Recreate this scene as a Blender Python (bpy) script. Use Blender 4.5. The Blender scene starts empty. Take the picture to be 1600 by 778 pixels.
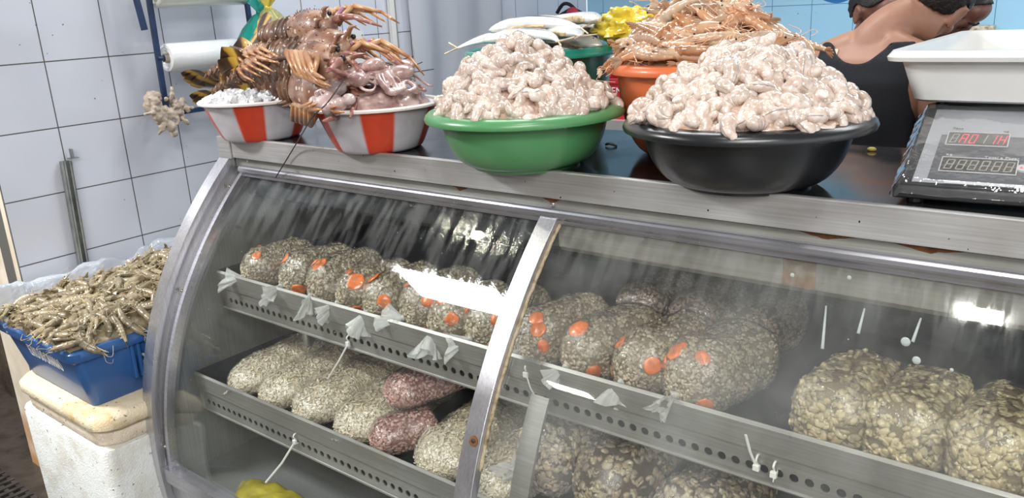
import bpy, bmesh, math, random
from mathutils import Vector, Matrix, Euler, noise, Quaternion
SC = bpy.context.scene
COL = SC.collection
PI = math.pi
rnd = random.Random(7)
V = Vector

# ---------------------------------------------------------------- camera
FPX = 1273.6
CAM = V((2.23894632, -1.354118, 1.5))
RX = V((0.7806520086603448, 0.6228894369544801, -0.050903739598383346))
RD = V((0.14213743801905943, -0.25627148326778826, -0.9560972103176044))
RZ = V((-0.6085880298592365, 0.7391438805768861, -0.28859475691320907))
cd = bpy.data.cameras.new('camera')
cd.sensor_fit = 'HORIZONTAL'; cd.sensor_width = 36; cd.lens = 36 * FPX / 1600
cd.clip_start = 0.05; cd.clip_end = 100
cam = bpy.data.objects.new('camera', cd); COL.objects.link(cam)
m3 = Matrix((RX, -RD, -RZ)).transposed()
cam.matrix_world = Matrix.Translation(CAM) @ m3.to_4x4()
SC.camera = cam

def ray(px, py):
    return RX * ((px - 800) / FPX) + RD * ((py - 389) / FPX) + RZ
def hit(px, py, P0, n):
    d = ray(px, py); P0 = V(P0); n = V(n)
    return CAM + d * ((P0 - CAM).dot(n) / d.dot(n))
def at(px, py, X=None, Y=None, Z=None):
    if X is not None: return hit(px, py, (X, 0, 0), (1, 0, 0))
    if Y is not None: return hit(px, py, (0, Y, 0), (0, 1, 0))
    return hit(px, py, (0, 0, Z), (0, 0, 1))

# ---------------------------------------------------------------- materials
MATS = {}
def newmat(name):
    m = bpy.data.materials.new(name); m.use_nodes = True
    nt = m.node_tree
    for n in list(nt.nodes): nt.nodes.remove(n)
    out = nt.nodes.new('ShaderNodeOutputMaterial')
    return m, nt, out
class N:
    """tiny node wrapper"""
    def __init__(s, nt): s.nt = nt
    def __call__(s, typ, ins=None, **kw):
        n = s.nt.nodes.new(typ)
        for k, v in kw.items(): setattr(n, k, v)
        for k, v in (ins or {}).items():
            sock = n.inputs[k]
            if isinstance(v, bpy.types.NodeSocket): s.nt.links.new(v, sock)
            else: sock.default_value = v
        return n
    def link(s, a, b): s.nt.links.new(a, b)
def c4(c): return (c[0], c[1], c[2], 1.0)
def srgb(r, g, b):
    f = lambda u: ((u / 255 + .055) / 1.055) ** 2.4 if u > 10.3 else u / 255 / 12.92
    return (f(r), f(g), f(b))
def ramp(n, fac, stops, interp='LINEAR'):
    r = n('ShaderNodeValToRGB', {'Fac': fac}); cr = r.color_ramp; cr.interpolation = interp
    while len(cr.elements) < len(stops): cr.elements.new(0.5)
    for e, (p, c) in zip(cr.elements, stops): e.position = p; e.color = c4(c)
    return r.outputs['Color']
def mixc(n, fac, a, b, mode='MIX'):
    m = n('ShaderNodeMix', data_type='RGBA', blend_type=mode)
    for k, v in ((0, fac), (6, a), (7, b)):
        if isinstance(v, bpy.types.NodeSocket): n.link(v, m.inputs[k])
        else: m.inputs[k].default_value = v if k == 0 else c4(v)
    return m.outputs[2]
def schlick(n, normal=None, k=1.0):
    lw = n('ShaderNodeLayerWeight', {'Blend': .5})
    if normal is not None: n.link(normal, lw.inputs['Normal'])
    p = n('ShaderNodeMath', {0: lw.outputs['Facing'], 1: 5.0}, operation='POWER')
    return n('ShaderNodeMath', {0: p.outputs[0], 1: .96 * k, 2: .04 * k}, operation='MULTIPLY_ADD').outputs[0]
def plain(name, col, rough=.5, metal=0, coat=0, var=.0, vscale=20, bump=0, bscale=60, spec=.5, sss=0, trans=0, noise_rough=0, crough=.05):
    m, nt, out = newmat(name); n = N(nt)
    b = n('ShaderNodeBsdfPrincipled', {'Base Color': c4(col), 'Roughness': rough, 'Metallic': metal, 'Coat Weight': coat, 'Coat Roughness': crough, 'Specular IOR Level': spec, 'Transmission Weight': trans})
    tc = n('ShaderNodeTexCoord')
    if var:
        t = n('ShaderNodeTexNoise', {'Vector': tc.outputs['Object'], 'Scale': vscale, 'Detail': 4.0})
        n.link(ramp(n, t.outputs['Fac'], [(.3, tuple(max(0, x * (1 - var)) for x in col)), (.7, tuple(min(1, x * (1 + var)) for x in col))]), b.inputs['Base Color'])
    if noise_rough:
        t = n('ShaderNodeTexNoise', {'Vector': tc.outputs['Object'], 'Scale': vscale, 'Detail': 4.0})
        mr = n('ShaderNodeMapRange', {'Value': t.outputs['Fac'], 'From Min': .3, 'From Max': .7, 'To Min': max(0.02, rough - noise_rough), 'To Max': rough + noise_rough})
        n.link(mr.outputs[0], b.inputs['Roughness'])
    if bump:
        t = n('ShaderNodeTexNoise', {'Vector': tc.outputs['Object'], 'Scale': bscale, 'Detail': 3.0})
        bp = n('ShaderNodeBump', {'Height': t.outputs['Fac'], 'Strength': bump, 'Distance': .004})
        n.link(bp.outputs[0], b.inputs['Normal'])
    if sss:
        b.inputs['Subsurface Weight'].default_value = sss
        b.inputs['Subsurface Radius'].default_value = (.012, .006, .004)
        b.inputs['Subsurface Scale'].default_value = .6
    n.link(b.outputs[0], out.inputs[0])
    MATS[name] = m
    return m

# ---------------------------------------------------------------- mesh builder
class MB:
    def __init__(s): s.v = []; s.f = []; s.mi = []; s.m = 0
    def add(s, vs, fs):
        o = len(s.v); s.v += [tuple(p) for p in vs]
        for f in fs: s.f.append(tuple(o + i for i in f)); s.mi.append(s.m)
        return s
    def grid(s, rows, closed=False, cap0=False, cap1=False):
        nr, nc = len(rows), len(rows[0]); vs = [p for r in rows for p in r]; fs = []
        for i in range(nr - 1):
            for j in range(nc if closed else nc - 1):
                k = (j + 1) % nc
                fs.append((i * nc + j, i * nc + k, (i + 1) * nc + k, (i + 1) * nc + j))
        if cap0: fs.append(tuple(range(nc - 1, -1, -1)))
        if cap1: fs.append(tuple((nr - 1) * nc + j for j in range(nc)))
        return s.add(vs, fs)
    def tube(s, pts, rad, n=8, sq=1.0, up=None, caps=True):
        pts = [V(p) for p in pts]
        if not hasattr(rad, '__len__'): rad = [rad] * len(pts)
        rows = []; prev = None
        for i, p in enumerate(pts):
            a = pts[max(0, i - 1)]; b = pts[min(len(pts) - 1, i + 1)]
            t = (b - a); t = t.normalized() if t.length > 1e-9 else V((0, 0, 1))
            if prev is None:
                u = V(up) if up else (V((0, 0, 1)) if abs(t.z) < .9 else V((1, 0, 0)))
            else: u = prev
            u = (u - t * u.dot(t))
            u = u.normalized() if u.length > 1e-6 else t.orthogonal().normalized()
            prev = u; w = t.cross(u)
            r = rad[i]
            ru, rw = (r if hasattr(r, '__len__') else (r, r * sq))
            rows.append([p + u * (ru * math.cos(2 * PI * j / n)) + w * (rw * math.sin(2 * PI * j / n)) for j in range(n)])
        return s.grid(rows, True, caps, caps)
    def box(s, x0, x1, y0, y1, z0, z1):
        vs = [(x, y, z) for z in (z0, z1) for y in (y0, y1) for x in (x0, x1)]
        return s.add(vs, [(0, 2, 3, 1), (4, 5, 7, 6), (0, 1, 5, 4), (2, 6, 7, 3), (0, 4, 6, 2), (1, 3, 7, 5)])
    def prism_x(s, poly, x0, x1):
        n = len(poly); vs = [(x0, y, z) for y, z in poly] + [(x1, y, z) for y, z in poly]
        fs = [(i, (i + 1) % n, n + (i + 1) % n, n + i) for i in range(n)]
        fs += [tuple(range(n - 1, -1, -1)), tuple(range(n, 2 * n))]
        return s.add(vs, fs)
    def lathe(s, prof, n=48, cx=0, cy=0, wob=0):
        rows = []
        for r, z in prof:
            rows.append([(cx + r * math.cos(2 * PI * j / n), cy + r * math.sin(2 * PI * j / n), z) for j in range(n)])
        return s.grid(rows, True, prof[0][0] > 1e-6, False)
    def ball(s, c, r, nu=10, nv=7, R=None):
        c = V(c); r = r if hasattr(r, '__len__') else (r, r, r)
        rows = []
        for i in range(nv + 1):
            a = PI * i / nv; row = []
            for j in range(nu):
                b = 2 * PI * j / nu
                q = V((r[0] * math.sin(a) * math.cos(b), r[1] * math.sin(a) * math.sin(b), -r[2] * math.cos(a)))
                if R is not None: q = R @ q
                row.append(c + q)
            rows.append(row)
        return s.grid(rows, True)
    def xf(s, M):
        s.v = [tuple(M @ V(p)) for p in s.v]; return s
    def mesh(s, name, mats, smooth=35, merge=0):
        me = bpy.data.meshes.new(name); me.from_pydata(s.v, [], s.f)
        mats = mats if isinstance(mats, (list, tuple)) else [mats]
        for m in mats: me.materials.append(m)
        me.polygons.foreach_set('material_index', s.mi)
        bm = bmesh.new(); bm.from_mesh(me)
        bmesh.ops.remove_doubles(bm, verts=bm.verts, dist=max(merge, 1e-6))
        bmesh.ops.recalc_face_normals(bm, faces=bm.faces)
        bm.to_mesh(me); bm.free()
        if smooth:
            me.shade_smooth()
            if smooth < 180: me.set_sharp_from_angle(angle=math.radians(smooth))
        me.update(); return me
    def build(s, name, mats, parent=None, smooth=35, bevel=0, seg=2, M=None):
        o = bpy.data.objects.new(name, s.mesh(name, mats, smooth)); COL.objects.link(o)
        if parent is not None: o.parent = parent
        if M is not None: o.matrix_world = M
        if bevel:
            b = o.modifiers.new('bevel', 'BEVEL'); b.width = bevel; b.segments = seg; b.limit_method = 'ANGLE'; b.angle_limit = math.radians(40)
        return o

def tag(o, label=None, cat=None, group=None, kind=None):
    if label: o['label'] = label
    if cat: o['category'] = cat
    if group: o['group'] = group
    if kind: o['kind'] = kind
    return o
def empty(name, loc=(0, 0, 0), rot=(0, 0, 0)):
    o = bpy.data.objects.new(name, None); COL.objects.link(o)
    o.location = loc; o.rotation_euler = rot; o.empty_display_size = .05
    return o
def copy_tree(o, parent=None):
    c = o.copy(); COL.objects.link(c)
    if parent is not None: c.parent = parent
    for ch in list(o.children): copy_tree(ch, c)
    return c
def nz(p, s=1.0, seed=0.0):
    p = V(p) * s + V((seed, seed * 1.7, seed * .3)); return noise.noise(p)
def nzf(p, s=1.0, seed=0.0, oct=3):
    a = 0; k = 1
    for i in range(oct): a += nz(p, s * 2 ** i, seed + i * 7.3) * k; k *= .5
    return a
def catmull(pts, sub=6):
    pts = [V(p) for p in pts]; out = []
    for i in range(len(pts) - 1):
        p0 = pts[max(0, i - 1)]; p1 = pts[i]; p2 = pts[i + 1]; p3 = pts[min(len(pts) - 1, i + 2)]
        for k in range(sub):
            t = k / sub
            out.append(.5 * ((2 * p1) + (p2 - p0) * t + (2 * p0 - 5 * p1 + 4 * p2 - p3) * t * t + (3 * p1 - p0 - 3 * p2 + p3) * t ** 3))
    out.append(pts[-1]); return out
def lerp(a, b, t): return a + (b - a) * t
def interp(x, tab):
    if x <= tab[0][0]: return tab[0][1]
    for (a, va), (b, vb) in zip(tab, tab[1:]):
        if x <= b: return va + (vb - va) * (x - a) / (b - a)
    return tab[-1][1]
def remesh(mb, name, voxel, mats, parent=None, smooth_it=6, smooth_f=.5):
    """one continuous surface out of overlapping closed shells"""
    tmp = bpy.data.objects.new('tmp', mb.mesh('tmp', mats, 180)); COL.objects.link(tmp)
    r = tmp.modifiers.new('r', 'REMESH'); r.mode = 'VOXEL'; r.voxel_size = voxel; r.use_smooth_shade = True
    if smooth_it:
        s = tmp.modifiers.new('s', 'SMOOTH'); s.iterations = smooth_it; s.factor = smooth_f
    dg = bpy.context.evaluated_depsgraph_get()
    me = bpy.data.meshes.new_from_object(tmp.evaluated_get(dg)); me.name = name
    bpy.data.objects.remove(tmp)
    me.materials.clear()
    for m in (mats if isinstance(mats, (list, tuple)) else [mats]): me.materials.append(m)
    me.shade_smooth()
    o = bpy.data.objects.new(name, me); COL.objects.link(o)
    if parent is not None: o.parent = parent
    return o
def text(name, s, size, mat, parent, M, ext=.0004, ax='CENTER', sx=1.0):
    cu = bpy.data.curves.new(name, 'FONT'); cu.body = s; cu.size = size; cu.extrude = ext; cu.align_x = ax; cu.align_y = 'CENTER'
    cu.materials.append(mat)
    tmp = bpy.data.objects.new(name, cu); COL.objects.link(tmp)
    me = bpy.data.meshes.new_from_object(tmp.evaluated_get(bpy.context.evaluated_depsgraph_get()))
    bpy.data.objects.remove(tmp); me.name = name
    if not me.materials: me.materials.append(mat)
    o = bpy.data.objects.new(name, me); COL.objects.link(o)
    if parent is not None: o.parent = parent
    o.matrix_world = M @ Matrix.Diagonal((sx, 1, 1, 1))
    return o
def frame(o, ex, ey):
    """4x4 with local x = ex, local y = ey, local z = ex x ey"""
    ex = V(ex).normalized(); ez = ex.cross(V(ey)).normalized(); ey = ez.cross(ex)
    return Matrix.Translation(V(o)) @ Matrix((ex, ey, ez)).transposed().to_4x4()
# ================================================================ SETTING
FLOOR = -0.1
N1 = V((0.9996595689, 0.0260911147, 0)); D1 = V((-0.0260911147, 0.9996595689, 0)); UP = V((0, 0, 1))
W0 = V((-0.67285, -0.38994, 1.392756))      # grid corner on the left wall
CORNER = V((-0.76576, 3.169718, 1.392756))
B0 = V((-0.644626, 3.17288, 1.408848))
T = 0.216
def onwall(px, py, off=0.0): return hit(px, py, W0 + N1 * off, N1)

def tile_mat(name, c1, c2, grout, rough=.12, mortar=.0016, dirt=.25):
    m, nt, out = newmat(name); n = N(nt)
    tc = n('ShaderNodeTexCoord')
    bk = n('ShaderNodeTexBrick', {'Vector': tc.outputs['Object'], 'Color1': c4(c1), 'Color2': c4(c2), 'Mortar': c4(grout), 'Scale': 1.0, 'Mortar Size': mortar, 'Mortar Smooth': .15, 'Bias': 0.0, 'Brick Width': T, 'Row Height': T}, offset=0.0, squash=1.0, offset_frequency=2)
    no = n('ShaderNodeTexNoise', {'Vector': tc.outputs['Object'], 'Scale': 3.0, 'Detail': 5.0})
    col = mixc(n, dirt, bk.outputs['Color'], ramp(n, no.outputs['Fac'], [(.35, (.72, .74, .72)), (.65, (1, 1, 1))]), 'MULTIPLY')
    sp = n('ShaderNodeTexNoise', {'Vector': tc.outputs['Object'], 'Scale': 55.0, 'Detail': 1.0})
    col = mixc(n, ramp(n, sp.outputs['Fac'], [(.775, (0, 0, 0)), (.80, (1, 1, 1))]), col, (.12, .11, .10))
    inv = n('ShaderNodeMath', {0: 1.0, 1: bk.outputs['Fac']}, operation='SUBTRACT')
    wav = n('ShaderNodeTexNoise', {'Vector': tc.outputs['Object'], 'Scale': 6.0})
    h = n('ShaderNodeMath', {0: wav.outputs['Fac'], 1: .06, 2: inv.outputs[0]}, operation='MULTIPLY_ADD')
    bp = n('ShaderNodeBump', {'Height': h.outputs[0], 'Strength': .5, 'Distance': .002})
    rg = n('ShaderNodeMapRange', {'Value': bk.outputs['Fac'], 'To Min': rough, 'To Max': .8})
    b = n('ShaderNodeBsdfPrincipled', {'Base Color': col, 'Roughness': rg.outputs[0], 'Normal': bp.outputs[0]})
    n.link(b.outputs[0], out.inputs[0]); return m
M_wtile = tile_mat('white_tile', (.63, .655, .735), (.66, .685, .765), (.10, .095, .085), mortar=.0021)
M_btile = tile_mat('blue_tile', (.36, .62, .80), (.34, .60, .79), (.05, .16, .30), mortar=.0017, dirt=.15)
M_bench = tile_mat('bench_tile', (.80, .80, .78), (.78, .78, .76), (.35, .34, .33))
def blotch(name, cols, scale=6, rough=.6, bump=.3, bscale=30, detail=6, dist=.01):
    m, nt, out = newmat(name); n = N(nt)
    tc = n('ShaderNodeTexCoord')
    t = n('ShaderNodeTexNoise', {'Vector': tc.outputs['Object'], 'Scale': scale, 'Detail': float(detail), 'Roughness': .6})
    k = len(cols)
    col = ramp(n, t.outputs['Fac'], [(.3 + .4 * i / max(1, k - 1), c) for i, c in enumerate(cols)])
    t2 = n('ShaderNodeTexNoise', {'Vector': tc.outputs['Object'], 'Scale': bscale, 'Detail': 4.0})
    bp = n('ShaderNodeBump', {'Height': t2.outputs['Fac'], 'Strength': bump, 'Distance': dist})
    b = n('ShaderNodeBsdfPrincipled', {'Base Color': col, 'Roughness': rough, 'Normal': bp.outputs[0]})
    n.link(b.outputs[0], out.inputs[0]); MATS[name] = m; return m
M_floor = blotch('wet_floor', [(.02, .018, .015), (.06, .05, .04), (.03, .028, .025)], 5, .35)
M_brown = blotch('stained_wall', [(.02, .014, .010), (.07, .05, .034), (.12, .09, .065)], 7, .6, .6, 25)
def rust_plaster():
    m, nt, out = newmat('plaster_post'); n = N(nt); tc = n('ShaderNodeTexCoord')
    t = n('ShaderNodeTexNoise', {'Vector': tc.outputs['Object'], 'Scale': 9.0, 'Detail': 5.0})
    base = ramp(n, t.outputs['Fac'], [(.3, (.52, .44, .33)), (.7, (.70, .62, .50))])
    sx = n('ShaderNodeSeparateXYZ', {'Vector': tc.outputs['Object']})
    a = n('ShaderNodeMath', {0: t.outputs['Fac'], 1: .5, 2: sx.outputs['Z']}, operation='MULTIPLY_ADD')
    f = n('ShaderNodeMapRange', {'Value': a.outputs[0], 'From Min': .18, 'From Max': .42, 'To Min': .85, 'To Max': 0.0})
    col = mixc(n, f.outputs[0], base, (.45, .20, .055))
    b = n('ShaderNodeBsdfPrincipled', {'Base Color': col, 'Roughness': .7}); n.link(b.outputs[0], out.inputs[0]); return m
M_post = rust_plaster()

def wallbox(name, origin, ex, ey, x0, x1, y0, y1, th, mat):
    o = MB().box(x0, x1, y0, y1, -th, 0).build(name, mat, smooth=0, M=frame(origin, ex, ey))
    tag(o, kind='structure'); return o
zf, zt = FLOOR - W0.z, 2.9 - W0.z
L_left = (CORNER - W0).dot(D1)
wl = wallbox('wall_left', W0, D1, UP, 0, L_left + .0, zf, zt, .12, M_wtile)
wb = wallbox('wall_back', B0, N1, UP, -.117, 5.2, FLOOR - B0.z, 2.9 - B0.z, .12, M_btile)
# printed swirls near the top of the blue tiling
M_swirl = plain('swirl_paint', (.03, .17, .42), .2); M_swirl2 = plain('sea_paint', (.16, .43, .72), .2)
def onblue(px, py, off=0): return hit(px, py, B0 - D1 * off, D1)
def arc_poly(px0, px1, pyt, depth, th, mat, off):
    mb = MB(); rows = []
    for i in range(17):
        t = i / 16; x = lerp(px0, px1, t); s = math.sin(PI * t)
        a = onblue(x, pyt + depth * s, off); b = onblue(x, pyt + depth * s - th * (s ** .7) - .2, off)
        rows.append([a, b, b + D1 * .0008, a + D1 * .0008])
    return mb.grid(rows, True, True, True).build('painted_swirl', mat, wl if False else wb, smooth=0)
for a in ((1066, 1093, -2, 8, 7, M_swirl, .001), (1278, 1334, -4, 9, 6, M_swirl, .001)):
    o = arc_poly(*a); o.matrix_parent_inverse = wb.matrix_world.inverted()
mb = MB(); q = [onblue(1040.5, 20.5 - 3.4), onblue(1040.5, -40), onblue(1091, -40), onblue(1091, 14.2)]
mb.add([p - D1 * .0004 for p in q] + [p for p in q], [(0, 1, 2, 3), (4, 5, 6, 7), (0, 1, 5, 4), (1, 2, 6, 5), (2, 3, 7, 6), (3, 0, 4, 7)])
o = mb.build('painted_sea_tile', M_swirl2, wb, smooth=0); o.matrix_parent_inverse = wb.matrix_world.inverted()

p = MB().box(-1.005, -.678, -.391, -.2, FLOOR, 2.9).build('wall_front_end', M_post, smooth=0); tag(p, kind='structure')
p = MB().box(-3.2, -2.6, -6, 1.5, FLOOR, 2.9).build('wall_side', M_brown, smooth=0); tag(p, kind='structure')
p = MB().box(-2.6, -1.005, -.2, -.08, FLOOR, 2.9).build('wall_recess', M_brown, smooth=0); tag(p, kind='structure')
fl = MB().box(-3.2, 6, -6, 3.3, FLOOR - .1, FLOOR).build('floor', M_floor, smooth=0); tag(fl, kind='structure')

M_hall = blotch('hall_plaster', [(.16, .155, .15), (.24, .235, .22)], 2, .8, .1)
M_ceil = blotch('ceiling_paint', [(.30, .30, .29), (.36, .36, .35)], 2, .8, .1)
p = MB().box(-3.2, 6, -6.1, -6, FLOOR, 2.9).build('wall_front', M_hall, smooth=0); tag(p, kind='structure')
p = MB().box(-3.2, 6, -6.1, 3.3, 2.9, 3.0).build('ceiling', M_ceil, smooth=0); tag(p, kind='structure')
# floor drain grate
M_grate = plain('grate_iron', (.035, .03, .026), .55, var=.5, vscale=30)
g = MB(); gx0, gx1, gy0, gy1 = -1.18, -.42, -.98, -.50
for i in range(19): x = lerp(gx0, gx1 - .02, i / 18); g.box(x, x + .018, gy0, gy1, FLOOR + .004, FLOOR + .03)
for i in range(13): y = lerp(gy0, gy1 - .014, i / 12); g.box(gx0, gx1, y, y + .014, FLOOR + .006, FLOOR + .026)
o = g.build('floor_grate', M_grate, smooth=0); tag(o, 'dark slotted grate lying on the floor in the bottom left corner', 'grate')
# tiled bench along the blue wall
o = MB().box(-.70, 4.4, 0, 1.03, -.1 - .9, 0).build('tiled_bench', M_bench, smooth=0, M=frame((0, 2.12, .915), N1, D1))
tag(o, 'white tiled work bench built along the blue wall', 'bench')
# ================================================================ DISPLAY CASE
def steel(name, base, rough=.28, metal=.9, rust=0.0, streak=.25, axis='x', grime=0):
    m, nt, out = newmat(name); n = N(nt); tc = n('ShaderNodeTexCoord')
    mp = n('ShaderNodeMapping', {'Vector': tc.outputs['Object'], 'Scale': (1.2, 60, 60) if axis == 'x' else (60, 60, 1.5)})
    t = n('ShaderNodeTexNoise', {'Vector': mp.outputs[0], 'Scale': 4.0, 'Detail': 3.0})
    t2 = n('ShaderNodeTexNoise', {'Vector': tc.outputs['Object'], 'Scale': 5.0, 'Detail': 6.0})
    col = ramp(n, t.outputs['Fac'], [(.3, tuple(x * (1 - streak * .5) for x in base)), (.7, tuple(min(1, x * (1 + streak * .5)) for x in base))])
    col = mixc(n, .5, col, ramp(n, t2.outputs['Fac'], [(.35, (.75, .73, .70)), (.65, (1, 1, 1))]), 'MULTIPLY')
    mt = metal; rgh = rough
    b = n('ShaderNodeBsdfPrincipled', {'Metallic': metal})
    rr = n('ShaderNodeMapRange', {'Value': t2.outputs['Fac'], 'From Min': .3, 'From Max': .7, 'To Min': rough * .8, 'To Max': rough * 1.35})
    n.link(rr.outputs[0], b.inputs['Roughness'])
    if rust:
        t3 = n('ShaderNodeTexNoise', {'Vector': tc.outputs['Object'], 'Scale': 4.5, 'Detail': 8.0, 'Roughness': .7})
        f = ramp(n, t3.outputs['Fac'], [(.66 - rust, (0, 0, 0)), (.74 - rust, (1, 1, 1))])
        col = mixc(n, f, col, (.10, .045, .015))
        mm = n('ShaderNodeMath', {0: 1.0, 1: f}, operation='SUBTRACT'); m2 = n('ShaderNodeMath', {0: mm.outputs[0], 1: metal}, operation='MULTIPLY')
        n.link(m2.outputs[0], b.inputs['Metallic'])
    if grime:
        t3 = n('ShaderNodeTexNoise', {'Vector': tc.outputs['Object'], 'Scale': 90.0, 'Detail': 1.0})
        f = ramp(n, t3.outputs['Fac'], [(.74, (0, 0, 0)), (.77, (1, 1, 1))])
        col = mixc(n, f, col, (.02, .018, .015))
    n.link(col, b.inputs['Base Color'])
    bp = n('ShaderNodeBump', {'Height': t.outputs['Fac'], 'Strength': .04, 'Distance': .001}); n.link(bp.outputs[0], b.inputs['Normal'])
    n.link(b.outputs[0], out.inputs[0]); MATS[name] = m; return m
M_lip = steel('brushed_steel', (.56, .555, .55), .38, .65, grime=1)
M_frame = steel('frame_steel', (.60, .60, .63), .30, .85, rust=.02, axis='z')
M_dark = steel('dark_steel', (.30, .30, .31), .33, .8, rust=.03)
M_trim = steel('rail_aluminium', (.50, .50, .55), .25, .85)
M_grey = steel('grey_rail', (.34, .34, .31), .45, .5, rust=.04)
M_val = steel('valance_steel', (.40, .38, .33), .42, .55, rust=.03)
M_vald = steel('valance_steel_left', (.055, .06, .065), .4, .4)  # left length of the continuous valance, coloured darker than the right
M_tray = steel('tray_steel', (.43, .42, .39), .38, .7, rust=.02)
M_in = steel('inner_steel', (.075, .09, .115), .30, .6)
M_inside = steel('inner_panel', (.22, .225, .215), .45, .3, axis='z')
M_rust = blotch('rust', [(.08, .03, .012), (.22, .09, .03)], 60, .9)
M_screw = plain('screw_head', (.5, .46, .40), .3, .9)
M_white = plain('white_plastic', (.80, .80, .77), .4)
M_seal = blotch('old_sealant', [(.16, .11, .06), (.42, .34, .22), (.52, .45, .34)], 60, .8, .8, 120, dist=.004)

def gy(z):   # front surface of the glass
    return ((0.18464202 * z + 0.27075095) * z - 0.14429065) * z - 0.34294142
def oy(z):   # front edge of the end panel
    return ((0.20969781 * z + 0.20234182) * z - 0.14795116) * z - 0.36574648
def ny(f, z):
    d = (f(z + .01) - f(z - .01)) / .02
    return V((0, -1, d)).normalized()
X1 = 2.62                       # right end of the case, outside the frame
ZB = .235; ZT = 1.046
case = empty('display_case', (1.3, .25, FLOOR))
tag(case, 'long curved glass refrigerated display case with steel frame and two loaded shelves', 'display case')
def cp(mb, name, mat, parent=None, **k):
    o = mb.build(name, mat, None, **k)
    if parent is None: parent = case
    o.parent = parent; bpy.context.view_layer.update(); o.matrix_parent_inverse = parent.matrix_world.inverted()
    return o
bpy.context.view_layer.update()
def band(f, x0, x1, o0, o1, z0, z1, nstep=40):
    """strip that follows profile f; o0/o1 = offsets of its front and rear faces along the normal"""
    fr, bk = [], []
    for i in range(nstep + 1):
        z = lerp(z0, z1, i / nstep); p = V((0, f(z), z)); q = ny(f, z)
        a = p + q * o0; b = p + q * o1; fr.append((a.y, a.z)); bk.append((b.y, b.z))
    mb = MB(); vs = []
    rows = []
    for (ay, az), (by, bz) in zip(fr, bk):
        rows.append([(x0, ay, az), (x1, ay, az), (x1, by, bz), (x0, by, bz)])
    return mb.grid(rows, True, True, True)
# end panel: outer band + recess + side sheet
e = band(oy, 0, .050, 0, -.02, FLOOR, 1.097, 50)
poly = [(oy(lerp(FLOOR, 1.097, i / 40)) + .012, lerp(FLOOR, 1.097, i / 40)) for i in range(41)] + [(.545, 1.097), (.545, FLOOR)]
e.prism_x(poly, .004, .046)
ep = cp(e, 'end_panel', M_frame, smooth=30)
rc = band(gy, .046, .078, .004, -.03, .15, 1.075); cp(rc, 'frame_recess', M_dark, smooth=30)
gs = band(gy, .076, .091, .012, -.012, ZB - .02, 1.05); cp(gs, 'glass_edge_trim', M_trim, smooth=30)
for z in (1.012, .745, .30):
    y = gy(z); q = ny(gy, z)
    s = MB(); s.ball(V((.060, y, z)) + q * .006, .0055, 10, 6); s.tube([V((.060, y, z)) + q * .003, V((.060, y, z)) + q * .006], .008, 10); o = cp(s, 'frame_screw', M_screw)
    o['label'] = 'round screw head'
# second end panel out at the right end
e2 = MB().prism_x(poly, X1 - .046, X1); cp(e2, 'end_panel', M_frame, smooth=30)
# mullion and sealant beside it
XM0, XM1 = 1.205, 1.250
mu = band(gy, XM0, XM1, .016, -.006, .13, ZT + .003); cp(mu, 'mullion', M_frame, smooth=30, bevel=.001)
sl = MB(); rows = []
for i in range(60):
    z = lerp(.6, ZT - .004, i / 59); wv = .007 + .003 * nz((z * 40, 0, 0)); q = ny(gy, z); p = V((XM1, gy(z), z))
    rows.append([p + q * .004 + V((-.003, 0, 0)), p + q * (.005 + .002 * nz((z * 60, 3, 0))) + V((wv * .5, 0, 0)), p + q * .001 + V((wv, 0, 0)), p - q * .002])
sl.grid(rows, True, True, True); cp(sl, 'sealant_bead', M_seal, smooth=180)
z = .652; p = V((1.232, gy(z), z)); q = ny(gy, z)
s = MB().tube([p + q * .012, p + q * .0175], .011, 16); s.m = 1; s.ball(p + q * .0175, (.006, .003, .006), 10, 6)
o = cp(s, 'mullion_bolt', [M_rust, plain('bolt', (.07, .05, .04), .6, .4)]); o['label'] = 'rusted bolt'
ib = band(gy, 1.30, 1.345, -.045, -.052, .20, .76); cp(ib, 'inner_bracket', M_tray, smooth=30)
# rails under the counter lip
r = MB().box(.05, X1 - .05, .016, .04, 1.070, 1.100); cp(r, 'upper_rail', M_grey, smooth=0)
pts = []
for i in range(9):
    a = lerp(-.2, 1.15, i / 8); pts.append((.018 - .018 * math.cos(a * 1.15), 1.062 - .014 * math.sin(a * 1.35)))
tr = MB().prism_x([(.022, 1.078), (.004, 1.076), (-.001, 1.070), (-.002, 1.060), (.006, 1.052), (.006, 1.044), (.022, 1.044)], .078, X1 - .05); cp(tr, 'glass_top_rail', M_trim, smooth=0, bevel=.0025)
s = MB(); 
for px, py in ((864, 319), (386, 251)):
    c = at(px, py, Y=.016); s = MB().ball(c, (.006, .005, .006), 10, 6); cp(s, 'rail_screw', M_screw)
for px, w in ((720, .05), (862, .05), (1290, .10), (1450, .11)):
    c = at(px, interp(px, [(720, 296), (862, 312), (1290, 370), (1450, 391)]), Y=.016)
    rs = MB(); rows = []
    for i in range(12):
        x = c.x + w * (i / 11 - .5); d = .010 * max(0, 1 - abs(i / 5.5 - 1)) + .003 * nz((x * 90, 2, 1)) + .003
        rows.append([(x, .0152, 1.0995), (x, .0152, 1.0985 - d), (x, .0158, 1.0985 - d), (x, .0158, 1.0995)])
    rs.grid(rows, True, True, True); cp(rs, 'rust_patch', M_rust, smooth=0)
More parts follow.
